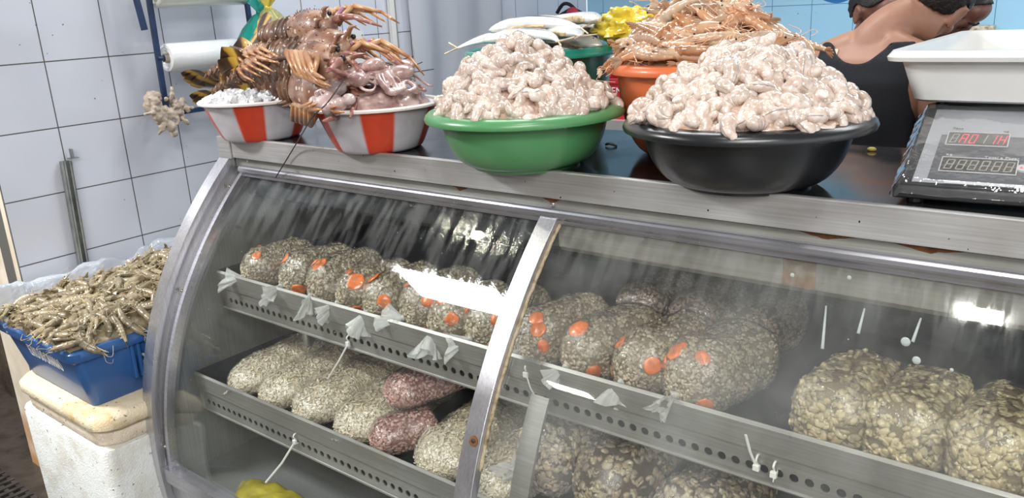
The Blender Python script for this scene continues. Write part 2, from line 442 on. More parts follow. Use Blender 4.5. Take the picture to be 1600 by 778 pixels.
# glass
def glass_mat(name, haze, streak, wet, tint=(.97, .985, .98), drop=.4):
    m, nt, out = newmat(name); n = N(nt); tc = n('ShaderNodeTexCoord')
    mp = n('ShaderNodeMapping', {'Vector': tc.outputs['Object'], 'Rotation': (0, .16, 0), 'Scale': (26, 5, 3.2)})
    st = n('ShaderNodeTexNoise', {'Vector': mp.outputs[0], 'Scale': 1.6, 'Detail': 6.0, 'Roughness': .65})
    bl = n('ShaderNodeTexNoise', {'Vector': tc.outputs['Object'], 'Scale': 5.0, 'Detail': 5.0, 'Roughness': .6})
    dp = n('ShaderNodeTexVoronoi', {'Vector': tc.outputs['Object'], 'Scale': 230.0})
    sx = n('ShaderNodeSeparateXYZ', {'Vector': tc.outputs['Object']})
    # condensation sits in a band along the upper part of the pane
    top = n('ShaderNodeMapRange', {'Value': sx.outputs['Z'], 'From Min': wet[0], 'From Max': wet[1], 'To Min': 0.0, 'To Max': 1.0})
    sm = ramp(n, st.outputs['Fac'], [(.46, (0, 0, 0)), (.56, (1, 1, 1))])
    sw = n('ShaderNodeMath', {0: sm, 1: top.outputs[0]}, operation='MULTIPLY')
    hz = n('ShaderNodeMapRange', {'Value': bl.outputs['Fac'], 'From Min': .35, 'From Max': .7, 'To Min': haze[0], 'To Max': haze[1]})
    ha = n('ShaderNodeMath', {0: sw.outputs[0], 1: streak, 2: hz.outputs[0]}, operation='MULTIPLY_ADD')
    spk = ramp(n, n('ShaderNodeTexVoronoi', {'Vector': tc.outputs['Object'], 'Scale': 34.0}).outputs['Distance'], [(.035, (1, 1, 1)), (.06, (0, 0, 0))])
    gate = ramp(n, n('ShaderNodeTexNoise', {'Vector': tc.outputs['Object'], 'Scale': 9.0}).outputs['Fac'], [(.56, (0, 0, 0)), (.60, (1, 1, 1))])
    sg = n('ShaderNodeMath', {0: spk, 1: gate}, operation='MULTIPLY'); sg2 = n('ShaderNodeMath', {0: sg.outputs[0], 1: .6}, operation='MULTIPLY')
    hm = n('ShaderNodeMath', {0: ha.outputs[0], 1: sg2.outputs[0]}, operation='MAXIMUM')
    tr = n('ShaderNodeBsdfTransparent', {'Color': c4(tint)})
    df = n('ShaderNodeBsdfDiffuse', {'Color': (.75, .77, .76, 1)}); tl = n('ShaderNodeBsdfTranslucent', {'Color': (.75, .77, .76, 1)})
    dm = n('ShaderNodeMixShader', {0: .45, 1: df.outputs[0], 2: tl.outputs[0]})
    body = n('ShaderNodeMixShader', {0: hm.outputs[0], 1: tr.outputs[0], 2: dm.outputs[0]})
    dropf = n('ShaderNodeMath', {0: sw.outputs[0], 1: drop, 2: .0}, operation='MULTIPLY_ADD')
    bp = n('ShaderNodeBump', {'Height': dp.outputs['Distance'], 'Strength': dropf.outputs[0], 'Distance': .0006})
    rg = n('ShaderNodeMapRange', {'Value': sw.outputs[0], 'To Min': .025, 'To Max': .10})
    gl = n('ShaderNodeBsdfGlossy', {'Color': (1, 1, 1, 1), 'Roughness': rg.outputs[0], 'Normal': bp.outputs[0]})
    mx = n('ShaderNodeMixShader', {0: schlick(n, None, .75), 1: body.outputs[0], 2: gl.outputs[0]})
    n.link(mx.outputs[0], out.inputs[0]); return m
M_glassL = glass_mat('wet_glass', (.0, .025), .09, (.88, 1.0))
M_glassR = glass_mat('hazy_glass', (.015, .13), .08, (.93, 1.06), (.97, .98, .97), .03)
def pane(x0, x1, name, mat):
    mb = MB(); rows = []
    for i in range(61):
        z = lerp(ZB - .01, ZT, i / 60); p = V((0, gy(z), z)); q = p - ny(gy, z) * .005
        rows.append([(lerp(x0, x1, k / 8), p.y, p.z) for k in range(9)] + [(lerp(x1, x0, k / 8), q.y, q.z) for k in range(9)])
    return cp(mb.grid(rows, True, True, True), name, mat, smooth=60)
gl = pane(.088, XM0 + .002, 'glass_pane', M_glassL); gr = pane(XM1 - .002, X1 - .04, 'glass_pane', M_glassR)
gr['label'] = 'hazier right-hand curved pane'; gl['label'] = 'left-hand curved pane with wet streaks'
# dried white drips and blobs on the inside of the right pane
def on_glass(px, py, off):
    d = ray(px, py); t = 1.0
    for _ in range(4000):
        p = CAM + d * t
        if p.z < 1.1 and p.y > gy(p.z) - off: return p
        t += .0006
M_drip = plain('dried_drip', (.45, .50, .48), .6)
for (a, b, c, d) in ((1291, 478, 1285, 545), (1351, 482, 1341, 521), (1439, 497, 1426, 534)):
    P, Q = on_glass(a, b, -.006), on_glass(c, d, -.006)
    o = cp(MB().tube([P, lerp(P, Q, .5), Q], [.0016, .0022, .0028], 8), 'dried_drip', M_drip, gr, smooth=180)
for px, py, r in ((1415, 534, .0075), (1432, 563, .0065), (1327, 434, .004), (1487, 578, .003), (1238, 430, .004)):
    P = on_glass(px, py, -.006); o = cp(MB().ball(P, (r, .0015, r * 1.05), 12, 6), 'dried_blob', M_drip, gr, smooth=180)
# maker's lettering on the left pane
M_ink = plain('black_ink', (.01, .012, .015), .5)
P = on_glass(372, 354.5, .0015); q = ny(gy, P.z)
o = text('glass_lettering', 'PROEC', .0125, M_ink, None, frame(P, (1, 0, 0), V((1, 0, 0)).cross(q) * -1), .0003)
o.parent = gl; o.matrix_parent_inverse = gl.matrix_world.inverted()
# bottom rail, plinth
br = band(gy, .046, X1 - .04, .020, -.02, ZB - .045, ZB); cp(br, 'bottom_rail', M_trim, smooth=30)
br = band(gy, .046, X1 - .04, .004, -.02, FLOOR + .1, ZB - .045); cp(br, 'lower_panel', M_frame, smooth=30)
pl = MB().box(.05, X1 - .05, -.25, .5, FLOOR, FLOOR + .1); cp(pl, 'plinth', M_dark, smooth=0)
# inside: floor, back, left lining, valance
i1 = MB().box(.05, X1 - .05, -.36, .54, .175, .19); cp(i1, 'well_floor', M_inside, smooth=0)
i1 = MB().box(.046, X1 - .04, .525, .545, FLOOR + .1, 1.1); cp(i1, 'back_panel', M_in, smooth=0)
il = MB().prism_x([(gy(lerp(.19, 1.04, i / 20)) + .03, lerp(.19, 1.04, i / 20)) for i in range(21)] + [(.525, 1.04), (.525, .19)], .0465, .060); cp(il, 'side_lining', M_inside, smooth=0)
va_poly = [(.040, 1.072), (.036, 1.072), (.036, .984), (.048, .972), (.062, .972), (.062, .978), (.050, .978), (.040, .986)]
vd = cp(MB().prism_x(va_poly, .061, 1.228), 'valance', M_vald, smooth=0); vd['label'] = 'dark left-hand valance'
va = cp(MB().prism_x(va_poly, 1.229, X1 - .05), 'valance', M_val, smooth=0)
rs = MB(); c = at(1248, 430, Y=.0345); rows = []
for i in range(14):
    x = c.x + .06 * (i / 13 - .5); rows.append([(x, .0352, 1.045 + .003 * nz((x * 50, 0, 0))), (x, .0352, .985 + .008 * nz((x * 60, 5, 0))), (x, .0358, .985), (x, .0358, 1.045)])
cp(rs.grid(rows, True, True, True), 'rust_stain', blotch('rust_wash', [(.33, .30, .24), (.20, .11, .05), (.30, .17, .07)], 25, .7), va, smooth=0)
# shelves
HS = .0262
def shelf(name, x0, y0, zt, depth):
    """y0, zt = top edge of the front lip"""
    root = MB()
    root.box(x0, X1 - .06, y0 + .012, y0 + depth, zt - .058, zt - .054)
    root.box(x0, x0 + .003, y0, y0 + depth, zt - .055, zt); root.box(x0, X1 - .06, y0 + depth - .003, y0 + depth, zt - .055, zt)
    sh = cp(root, name, M_in, smooth=0)
    lip = MB().prism_x([(y0, zt), (y0 - .004, zt - .006), (y0 - .002, zt - .053), (y0 + .010, zt - .057), (y0 + .012, zt - .052), (y0 + .001, zt - .050), (y0 + .0015, zt)], x0, X1 - .06)
    cp(lip, 'front_lip', M_tray, sh, smooth=0)
    # perforated strip with real round holes
    ps = MB(); za, zb = zt - .115, zt - .055; ys = y0 + .004; zc = zt - .089; r = .0082
    k = int((X1 - .06 - x0 - .03) / HS); nseg = 12
    xs0 = x0 + .03
    ps.add([(x0, ys, za), (xs0, ys, za), (xs0, ys, zb), (x0, ys, zb)], [(0, 1, 2, 3)])
    for i in range(k):
        xa, xb = xs0 + i * HS, xs0 + (i + 1) * HS; xc = (xa + xb) / 2
        sq = []
        for j in range(nseg):
            a = 2 * PI * j / nseg + PI / 4; ca, sa = math.cos(a), math.sin(a); mxx = max(abs(ca), abs(sa))
            sq.append((xc + ca / mxx * HS / 2, ys, (zb if sa > 0 else za) if abs(sa) >= mxx - 1e-6 else zc + sa / mxx * ((zb - zc) if sa > 0 else (zc - za))))
        ci = [(xc + r * math.cos(2 * PI * j / nseg + PI / 4), ys, zc + r * math.sin(2 * PI * j / nseg + PI / 4)) for j in range(nseg)]
        ci2 = [(x, ys + .003, z) for x, _, z in ci]
        ps.add(sq + ci + ci2, [(j, (j + 1) % nseg, nseg + (j + 1) % nseg, nseg + j) for j in range(nseg)] + [(nseg + j, nseg + (j + 1) % nseg, 2 * nseg + (j + 1) % nseg, 2 * nseg + j) for j in range(nseg)])
    ps.add([(x0, ys, za), (X1 - .06, ys, za), (X1 - .06, ys + .012, za - .002), (x0, ys + .012, za - .002)], [(0, 1, 2, 3)])
    ps.tube([(x0, ys + .001, za - .002), (X1 - .06, ys + .001, za - .002)], .004, 8)
    cp(ps, 'perforated_strip', M_tray, sh, smooth=30)
    bk = MB().box(x0 + .01, X1 - .07, y0 + .03, y0 + .033, zt - .115, zt - .060); cp(bk, 'duct_back', MATS.get('duct') or plain('duct', (.03, .035, .04), .6), sh, smooth=0)
    return sh
TY, TZ = -.135, .7915
LY, LZ = -.25, .507
shelf('upper_shelf', .105, TY, TZ, .62)
shelf('lower_shelf', .092, LY, LZ, .72)
ps = MB().tube([(.315, .0, .455), (.300, .0, .68)], .011, 12); cp(ps, 'shelf_post', M_tray, smooth=180)

# ---------------------------------------------------------------- worktop
M_top = plain('worktop_steel', (.055, .058, .062), .16, .75, var=.25, vscale=6, noise_rough=.10)
wt = empty('worktop', (1.3, .25, 1.1))
tag(wt, 'steel countertop with a deep pale front lip over the display case', 'worktop')
bpy.context.view_layer.update()
cp(MB().box(.002, X1, .006, .545, 1.101, 1.155), 'top_sheet', M_top, wt, smooth=0)
cp(MB().prism_x([(0, 1.1585), (0, 1.100), (.004, 1.0995), (.006, 1.104), (.006, 1.1535), (.018, 1.1555), (.018, 1.1585), (.004, 1.160)], .061, X1), 'front_lip', M_lip, wt, smooth=0, bevel=.0012)
o = cp(MB().prism_x([(-.006, 1.161), (-.006, 1.096), (.05, 1.096), (.05, 1.163), (0, 1.163)], -.001, .060), 'corner_cap', M_lip, wt, smooth=0, bevel=.001)
# ================================================================ BAGS IN THE CASE
def content_mat(name, cols, scale, gap=(.04, .035, .03), gapw=.05, coat=.75, bump=.5, hairs=0, spots=None, rough=.45, cellvar=.6, dist=.006):
    m, nt, out = newmat(name); n = N(nt); tc = n('ShaderNodeTexCoord')
    wp = n('ShaderNodeTexNoise', {'Vector': tc.outputs['Object'], 'Scale': scale * .45, 'Detail': 2.0})
    vm = n('ShaderNodeVectorMath', {0: wp.outputs['Color'], 1: (2.6 / scale,) * 3}, operation='MULTIPLY')
    va = n('ShaderNodeVectorMath', {0: tc.outputs['Object'], 1: vm.outputs[0]}, operation='ADD')
    vo = n('ShaderNodeTexVoronoi', {'Vector': va.outputs[0], 'Scale': scale, 'Randomness': 1.0})
    ed = n('ShaderNodeTexVoronoi', {'Vector': va.outputs[0], 'Scale': scale}, feature='DISTANCE_TO_EDGE')
    sc = n('ShaderNodeSeparateColor', {'Color': vo.outputs['Color']})
    k = len(cols)
    col = ramp(n, sc.outputs[0], [(i / max(1, k - 1), c) for i, c in enumerate(cols)])
    big = n('ShaderNodeTexNoise', {'Vector': tc.outputs['Object'], 'Scale': 14.0, 'Detail': 3.0})
    col = mixc(n, .6, col, ramp(n, big.outputs['Fac'], [(.35, (.55, .52, .48)), (.65, (1, 1, 1))]), 'MULTIPLY')
    e = ramp(n, ed.outputs['Distance'], [(0, (0, 0, 0)), (gapw, (1, 1, 1))])
    col = mixc(n, e, gap, col)
    if hairs:
        mp = n('ShaderNodeMapping', {'Vector': va.outputs[0], 'Rotation': (.4, .7, .9), 'Scale': (30, 160, 160)})
        h = n('ShaderNodeTexNoise', {'Vector': mp.outputs[0], 'Scale': 1.0, 'Detail': 2.0})
        hf = ramp(n, h.outputs['Fac'], [(.62, (0, 0, 0)), (.67, (1, 1, 1))])
        hm = n('ShaderNodeMath', {0: hf, 1: hairs}, operation='MULTIPLY')
        col = mixc(n, hm.outputs[0], col, (.12, .09, .07))
    if spots:
        s = n('ShaderNodeTexNoise', {'Vector': tc.outputs['Object'], 'Scale': 45.0, 'Detail': 2.0})
        col = mixc(n, ramp(n, s.outputs['Fac'], [(.66, (0, 0, 0)), (.72, (1, 1, 1))]), col, spots)
    col = mixc(n, .85, col, ramp(n, vo.outputs['Distance'], [(.12, (1, 1, 1)), (.75, (.55, .50, .44))]), 'MULTIPLY')
    hh = n('ShaderNodeMath', {0: vo.outputs['Distance'], 1: -1.0}, operation='MULTIPLY')
    bp = n('ShaderNodeBump', {'Height': hh.outputs[0], 'Strength': bump, 'Distance': dist})
    mp2 = n('ShaderNodeMapping', {'Vector': tc.outputs['Object'], 'Scale': (60, 18, 45)})
    wr = n('ShaderNodeTexNoise', {'Vector': mp2.outputs[0], 'Scale': 1.0, 'Detail': 4.0, 'Roughness': .7})
    bc = n('ShaderNodeBump', {'Height': wr.outputs['Fac'], 'Strength': .55, 'Distance': .006})
    b = n('ShaderNodeBsdfPrincipled', {'Base Color': col, 'Roughness': rough, 'Normal': bp.outputs[0], 'Coat Weight': coat, 'Coat Roughness': .08, 'Coat Normal': bc.outputs[0]})
    n.link(b.outputs[0], out.inputs[0]); MATS[name] = m; return m
def bits_mat(name, cols, rough=.4, coat=.5, scale=160, dark=(.12, .09, .06), dk=.62):
    m, nt, out = newmat(name); n = N(nt); tc = n('ShaderNodeTexCoord'); g = n('ShaderNodeNewGeometry')
    k = len(cols); col = ramp(n, g.outputs['Random Per Island'], [(i / max(1, k - 1), c) for i, c in enumerate(cols)])
    t = n('ShaderNodeTexNoise', {'Vector': tc.outputs['Object'], 'Scale': float(scale), 'Detail': 3.0})
    col = mixc(n, ramp(n, t.outputs['Fac'], [(dk - .04, (0, 0, 0)), (dk + .06, (1, 1, 1))]), col, dark)
    bp = n('ShaderNodeBump', {'Height': t.outputs['Fac'], 'Strength': .4, 'Distance': .002})
    b = n('ShaderNodeBsdfPrincipled', {'Base Color': col, 'Roughness': rough, 'Coat Weight': coat, 'Coat Roughness': .15, 'Normal': bp.outputs[0]})
    n.link(b.outputs[0], out.inputs[0]); MATS[name] = m; return m
# material, piece size (l, w, t), how many per square metre
M_mix = (bits_mat('mixed_shellfish_bits', [(.30, .24, .155), (.46, .385, .27), (.56, .48, .36), (.38, .31, .21), (.25, .21, .15)]), (.0062, .0040, .0028), 15000)
M_mixd = (bits_mat('dull_shellfish_bits', [(.26, .18, .135), (.38, .29, .22), (.46, .36, .28), (.22, .16, .12)]), (.0062, .0038, .0028), 13000)
M_cream = (bits_mat('shredded_crab_bits', [(.68, .58, .42), (.76, .68, .53), (.60, .50, .35), (.82, .75, .62)], .45, .4, 130, (.20, .14, .09), .68), (.0080, .0030, .0013), 17000)
M_pink = (bits_mat('pink_mince_bits', [(.42, .19, .16), (.52, .29, .24), (.60, .40, .34), (.36, .16, .14)], .4, .5, 120, (.22, .10, .09), .66), (.0060, .0042, .0024), 15000)
M_clam = (bits_mat('clam_meats', [(.44, .35, .19), (.56, .47, .29), (.50, .41, .24), (.34, .26, .14)], .4, .5, 90, (.22, .17, .10), .60), (.0112, .0075, .0034), 6500)
M_clamd = (bits_mat('mussel_meats', [(.36, .28, .18), (.50, .41, .27), (.34, .29, .23), (.58, .47, .32), (.46, .33, .20)], .4, .5, 90, (.10, .08, .06), .58), (.0120, .0080, .0040), 5500)
M_juice = plain('shellfish_juice', (.13, .10, .065), .4)
M_juices = {'shredded_crab_bits': plain('crab_juice', (.60, .50, .36), .4, var=.12, vscale=40), 'pink_mince_bits': plain('pink_juice', (.28, .12, .10), .4), 'clam_meats': plain('clam_juice', (.24, .18, .10), .4), 'mixed_shellfish_bits': plain('mix_juice', (.27, .215, .14), .4)}
M_carrot = plain('carrot_flesh', (.80, .20, .055), .4, coat=.9, var=.3, vscale=60, crough=.1)
def film_mat(name, tint=(.85, .86, .84), op=.35, rough=.15, bs=40, bst=.8, fk=.9):
    m, nt, out = newmat(name); n = N(nt); tc = n('ShaderNodeTexCoord')
    t = n('ShaderNodeTexNoise', {'Vector': tc.outputs['Object'], 'Scale': float(bs), 'Detail': 4.0, 'Roughness': .6})
    bp = n('ShaderNodeBump', {'Height': t.outputs['Fac'], 'Strength': bst, 'Distance': .01})
    tr = n('ShaderNodeBsdfTransparent', {'Color': c4(tuple(.5 + .5 * x for x in tint))})
    df = n('ShaderNodeBsdfDiffuse', {'Color': c4(tint), 'Normal': bp.outputs[0]}); tl = n('ShaderNodeBsdfTranslucent', {'Color': c4(tint)})
    dm = n('ShaderNodeMixShader', {0: .5, 1: df.outputs[0], 2: tl.outputs[0]})
    mx = n('ShaderNodeMixShader', {0: op, 1: tr.outputs[0], 2: dm.outputs[0]})
    gl = n('ShaderNodeBsdfGlossy', {'Roughness': rough, 'Normal': bp.outputs[0], 'Color': (1, 1, 1, 1)})
    m2 = n('ShaderNodeMixShader', {0: schlick(n, bp.outputs[0], fk), 1: mx.outputs[0], 2: gl.outputs[0]})
    n.link(m2.outputs[0], out.inputs[0]); MATS[name] = m; return m
M_film = film_mat('clear_film', (.97, .97, .94), .78, .15, 60)
M_bagfilm = film_mat('bag_film', (.90, .90, .88), .06, .12, 38, .9, 1.7)

def bag(label, c, size, rot=(0, 0, 0), mat=None, group=None, carrots=(), knot='front', kdir=(0, -1, -.7), seed=0, e=2.5, flat=.35, lump=.006, cat='bag', pointy=.30, name='seafood_bag', knot_len=.056):
    """filled bag lying along local y; c = middle of its underside"""
    w, l, h = size
    root = empty(name, c, rot); tag(root, label, cat, group)
    nT, nA = 30, 40
    def surf(t, a):
        f = math.sqrt(max(0, 1 - (1 - min(1, t / pointy)) ** 2)) if t < pointy else (1 if t < .8 else math.sqrt(max(0, 1 - ((t - .8) / .2) ** 2.4)))
        f = max(f, .03)
        ca, sa = math.cos(a), math.sin(a)
        x = w / 2 * f * math.copysign(abs(ca) ** (2 / e), ca); z = h / 2 * f * math.copysign(abs(sa) ** (2 / e), sa)
        y = (t - .5) * l
        zc = h * .5 * lerp(.75, 1, min(1, f + .1))
        z = zc + z
        p = V((x, y, z)); p *= 1
        k = nzf((p.x, p.y, p.z), 22, seed * 3.1, 2) * lump * f
        d = V((ca, 0, sa)); p += d * k
        if p.z < 0: p.z *= .15
        return p
    rows = [[surf(i / nT, 2 * PI * j / nA) - V((math.cos(2 * PI * j / nA), 0, math.sin(2 * PI * j / nA))) * (.0035 if 0 < i < nT else 0) for j in range(nA)] for i in range(nT + 1)]
    fm, (pl, pw, pt), dens = mat; rr_ = random.Random(seed * 13 + 5)
    fill = MB(); fill.m = 1; fill.grid(rows, True, True, True); fill.m = 0; area = (w + h) * 1.45 * l; cnt = 0; goal = int(area * dens * 1.15); tr = 0
    while cnt < goal and tr < goal * 6:
        tr += 1; cap_ = rr_.random() < .34; ff_ = math.sqrt(rr_.random()); t = max(.0002, pointy * (1 - math.sqrt(1 - min(.9999, ff_ * ff_)))) if cap_ else rr_.uniform(pointy * .7, .97); a = rr_.uniform(0, 2 * PI) if cap_ else rr_.uniform(-1.0, PI + 1.0)
        f = math.sqrt(max(0, 1 - (1 - min(1, t / pointy)) ** 2)) if t < pointy else 1
        if not cap_ and rr_.random() > f + .08: continue
        p = surf(t, a); du = surf(t, a + .05) - surf(t, a - .05); dt = surf(min(1, t + .02), a) - surf(max(0, t - .02), a); nn = du.cross(dt)
        if nn.length < 1e-9: continue
        nn.normalize()
        if nn.dot(p - V((0, p.y, h * .45))) < 0: nn = -nn
        R = (nn.to_track_quat('Z', 'Y') @ Quaternion((0, 0, 1), rr_.uniform(0, 2 * PI)) @ Euler((rr_.gauss(0, .35), rr_.gauss(0, .35), 0)).to_quaternion()).to_matrix()
        k_ = rr_.uniform(.65, 1.25); fill.ball(p - nn * pt * rr_.uniform(-.1, .7), (pl * k_, pw * k_ * rr_.uniform(.8, 1.2), pt), 7, 4, R); cnt += 1
    fo = fill.build('filling', [fm, M_juices.get(fm.name, M_juice)], root, smooth=180)
    fr_ = [[surf(i / nT, 2 * PI * j / nA) * 1.0 + V((math.cos(2 * PI * j / nA), 0, math.sin(2 * PI * j / nA))) * .0045 for j in range(nA)] for i in range(nT + 1)]
    fr_ = [[V((p.x, p.y * 1.01, max(.0005, p.z + .0012 * nzf((p.x * 2, p.y * .6, p.z), 90, seed, 2)))) for p in row] for row in fr_]
    MB().grid(fr_, True, True, True).build('bag_film', M_bagfilm, root, smooth=180)
    for t, a in carrots:
        p = surf(t, a); d = (surf(t, a + .1) - surf(t, a - .1)).cross(surf(t + .03, a) - surf(t - .03, a))
        d = d.normalized()
        if d.dot(p - V((0, p.y + .03, h * .5))) < 0: d = -d
        R = d.to_track_quat('Z', 'Y').to_matrix() @ Matrix.Rotation(rr_.uniform(0, 3), 3, 'Z')
        r = rr_.uniform(.016, .025); mb = MB().ball(p + d * .0005, (r, r * rr_.uniform(.75, 1.05), .0042), 18, 9, R)
        mb.v = [tuple(V(q) + V((.003 * nz(q, 70, seed), .003 * nz(q, 70, seed + 3), .003 * nz(q, 70, seed + 6)))) for q in mb.v]
        o = mb.build('carrot_slice', M_carrot, root, smooth=180)
        o['label'] = 'orange carrot slice'
    if knot:
        k0 = surf(0, 0) * 0 + V((0, -.5 * l, h * .5 * .78)); kd = V(kdir).normalized()
        mb = MB().ball(k0 + kd * .004, (.008, .008, .008), 10, 6)
        u = kd.orthogonal().normalized(); v = kd.cross(u); rows = []
        for i in range(9):
            s = i / 8; row = []
            for j in range(36):
                a = 2 * PI * j / 36; rr = lerp(.006, .030, s ** .9) * (1 + .30 * math.sin(3 * a + seed) * s + .22 * math.sin(7 * a + 2 * seed) * s + .16 * math.sin(11 * a + seed) * s)
                row.append(k0 + kd * (.006 + knot_len * s * (1 + .18 * math.sin(2 * a + seed))) + u * (rr * math.cos(a)) + v * (rr * .6 * math.sin(a)))
            rows.append(row)
        mb.grid(rows, True); o = mb.build('tied_neck', M_film, root, smooth=180)
        o['label'] = 'knotted clear plastic neck'
    return root
ZU = TZ - .053          # floor of the upper shelf
G = 'bags of mixed shellfish on the upper shelf'
# px of each bag's middle along the lip, label, kdir
tops = [
 (398, 'shellfish bag with one big orange slice, leftmost on the upper shelf', (-.9, -.6, -.15), ((.17, 1.2), (.12, 5.3), (.30, 2.2))),
 (455, 'shellfish bag second from the left end of the upper shelf', (.2, -1, -.35), ((.2, 2.6), (.14, 2.0), (.12, 5.9))),
 (503, 'shellfish bag third from the left end of the upper shelf', (.6, -.8, -.6), ((.17, 1.6), (.22, 2.3))),
 (545, 'shellfish bag fourth from the left end of the upper shelf', (-.4, -.8, -.6), ((.16, .9), (.13, 5.6), (.2, 1.7))),
 (592, 'shellfish bag with a neck hanging straight over the upper lip, fifth from the left', (-.25, -.6, -1.0), ((.2, 1.9), (.10, .3))),
 (648, 'shellfish bag sixth from the left end of the upper shelf', (-1, -.5, -.1), ((.18, 2.0), (.13, 5.5), (.18, .5))),
 (698, 'shellfish bag seventh from the left end of the upper shelf', (.5, -.7, -.9), ((.17, 1.6), (.12, .4))),
 (752, 'shellfish bag touching the left side of the mullion on the upper shelf', (-.9, -.6, -.45), ((.16, 2.5), (.15, .5), (.12, 5.8))),
]
for i, (px, lab, kd, car) in enumerate(tops):
    x = at(px, interp(px, [(345, 420), (757, 535)]), Y=-.10).x
    bag(lab, (x, -.012 + .010 * (i % 2), ZU), (.124, .225, .118 + .008 * (i % 3)), (0, 0, rnd.uniform(-.12, .05) - .12), M_mix, G, car, kdir=kd, seed=i + 1)
tr_ = [
 (842, 'hazy shellfish bag just right of the mullion on the upper shelf', (-1, -.6, -.3), ((.17, 1.4), (.12, .1), (.12, .9)), .12, .125),
 (925, 'shellfish bag with a fanned clear neck, second to the right of the mullion', (-.5, -.8, -.7), ((.15, 1.6), (.12, 5.9)), .125, .125),
 (1008, 'shellfish bag with a white knotted neck hanging over the upper lip right of centre', (-.1, -.6, -1), ((.13, .35), (.15, 2.3), (.1, 5.2), (.14, 3.4)), .125, .13),
 (1118, 'fat shellfish bag with a row of orange slices, beside the empty shelf gap', (0, -1, -.3), ((.16, 1.2), (.15, 2.0), (.14, 2.8), (.10, 5.7)), .145, .135),
]
for i, (px, lab, kd, car, w, h) in enumerate(tr_):
    x = at(px - (8, 14, 10, 34)[i], interp(px, [(842, 550), (925, 570), (1008, 592), (1118, 618)]), Y=-.10).x
    bag(lab, (x, .005, ZU), (w, .25, h), (0, 0, -.22), M_mix, G, car, kdir=kd, seed=i + 20, knot_len=.045)
for i, (px, py, lab) in enumerate(((1008, 500, 'brownish bag lying behind the hanging-neck bag on the upper shelf'), (1090, 505, 'brownish bag in the second row of the upper shelf, middle of three'), (1175, 525, 'brownish bag in the second row of the upper shelf, rightmost of three'))):
    c = at(px, py, Y=.20)
    bag(lab, (c.x, .255, ZU), (.125, .22, .125), (0, 0, -.2), M_mixd, 'bags in the second row of the upper shelf', (), knot=None, seed=i + 40)
G = 'bags of clam meat on the upper shelf'
for i, (px, py, lab) in enumerate(((1322, 640, 'bulging bag of shelled clams, leftmost of the three on the upper shelf'), (1440, 668, 'largest bag of shelled clams, middle one of three on the upper shelf'), (1580, 705, 'bag of shelled clams cut off by the right edge, on the upper shelf'))):
    c = at(px, py, Y=-.09)
    bag(lab, (c.x - .022, -.005, ZU), (.128, .235, .130), (-.05, 0, -.10), M_clam, G, (), knot=None, seed=i + 60, e=2.9, pointy=.22, lump=.005)
# lower shelf
ZL = LZ - .053
G = 'bags of shredded crab on the lower shelf'
low = [(.255, .17, 'cream bag of shredded crab at the left end of the lower shelf', 1.0), (.405, .16, 'cream bag of shredded crab second from the left on the lower shelf', .98), (.560, .17, 'cream bag of shredded crab third from the left on the lower shelf', 1.02), (.735, .18, 'cream bag of shredded crab left of the pink bags', 1.0), (1.03, .19, 'large cream bag of shredded crab right of the pink bags', 1.05), (1.20, .17, 'cream bag of shredded crab behind the mullion', 1.0)]
for i, (x, w, lab, k) in enumerate(low):
    bag(lab, (x, -.045, ZL), (w, .37, .095 * k), (.06, 0, -.02), M_cream, G, (), knot='front' if i in (0, 3) else None, kdir=(.2, -1, -.6), seed=i + 80, e=2.3, pointy=.30, knot_len=.012)
G = 'bags of pink minced seafood on the lower shelf'
c1 = at(578, 672, Y=-.20); c2 = at(590, 625, Y=-.10)
bag('small dark pink bag at the lip of the lower shelf, lower of the pink pair', (.885, -.155, ZL + .018), (.115, .17, .085), (.1, 0, -.55), M_pink, G, (), knot=None, seed=91, e=2.2, pointy=.25)
bag('pink bag resting on top of another pink bag on the lower shelf', (.875, -.035, ZL + .108), (.13, .26, .075), (.05, .03, -.35), M_pink, G, (), knot=None, seed=92, e=2.2, pointy=.22)
G = 'brown bags at the back of the lower shelf'
for i, (x, y, lab) in enumerate(((.34, .30, 'brownish bag at the back of the lower shelf behind the leftmost cream bag'), (.56, .30, 'brownish bag at the back of the lower shelf beneath the hanging cable tie'), (.78, .30, 'brownish bag at the back of the lower shelf behind the upper pink bag'), (1.02, .30, 'brownish bag at the back of the lower shelf near the mullion'))):
    bag(lab, (x, y, ZL), (.17, .22, .12), (0, 0, -.1), M_mixd if i != 2 else M_pink, G, (), knot=None, seed=100 + i)
G = 'bags of mussel meat on the lower shelf'
for i, (px, py, lab) in enumerate(((862, 700, 'bag of mussel meat behind the inner bracket on the lower shelf'), (955, 735, 'bag of mussel meat at the bottom edge under the hanging-neck bag'), (1085, 765, 'bag of mussel meat at the bottom edge, only its brown top showing'))):
    c = at(px, py, Y=-.07)
    bag(lab, (c.x + .02, -.03, ZL), (.15, .27, .165 - .012 * i), (-.02, 0, -.25), M_clamd, G, (), knot='front' if i == 0 else None, kdir=(0, -.7, .5), seed=i + 110, e=2.4, pointy=.3)
bag('bag of mussel meat pressed against the mullion on the lower shelf', (1.29, .10, ZL), (.12, .26, .15), (0, 0, -.1), M_clamd, 'bags of mussel meat on the lower shelf', (), knot=None, seed=121)
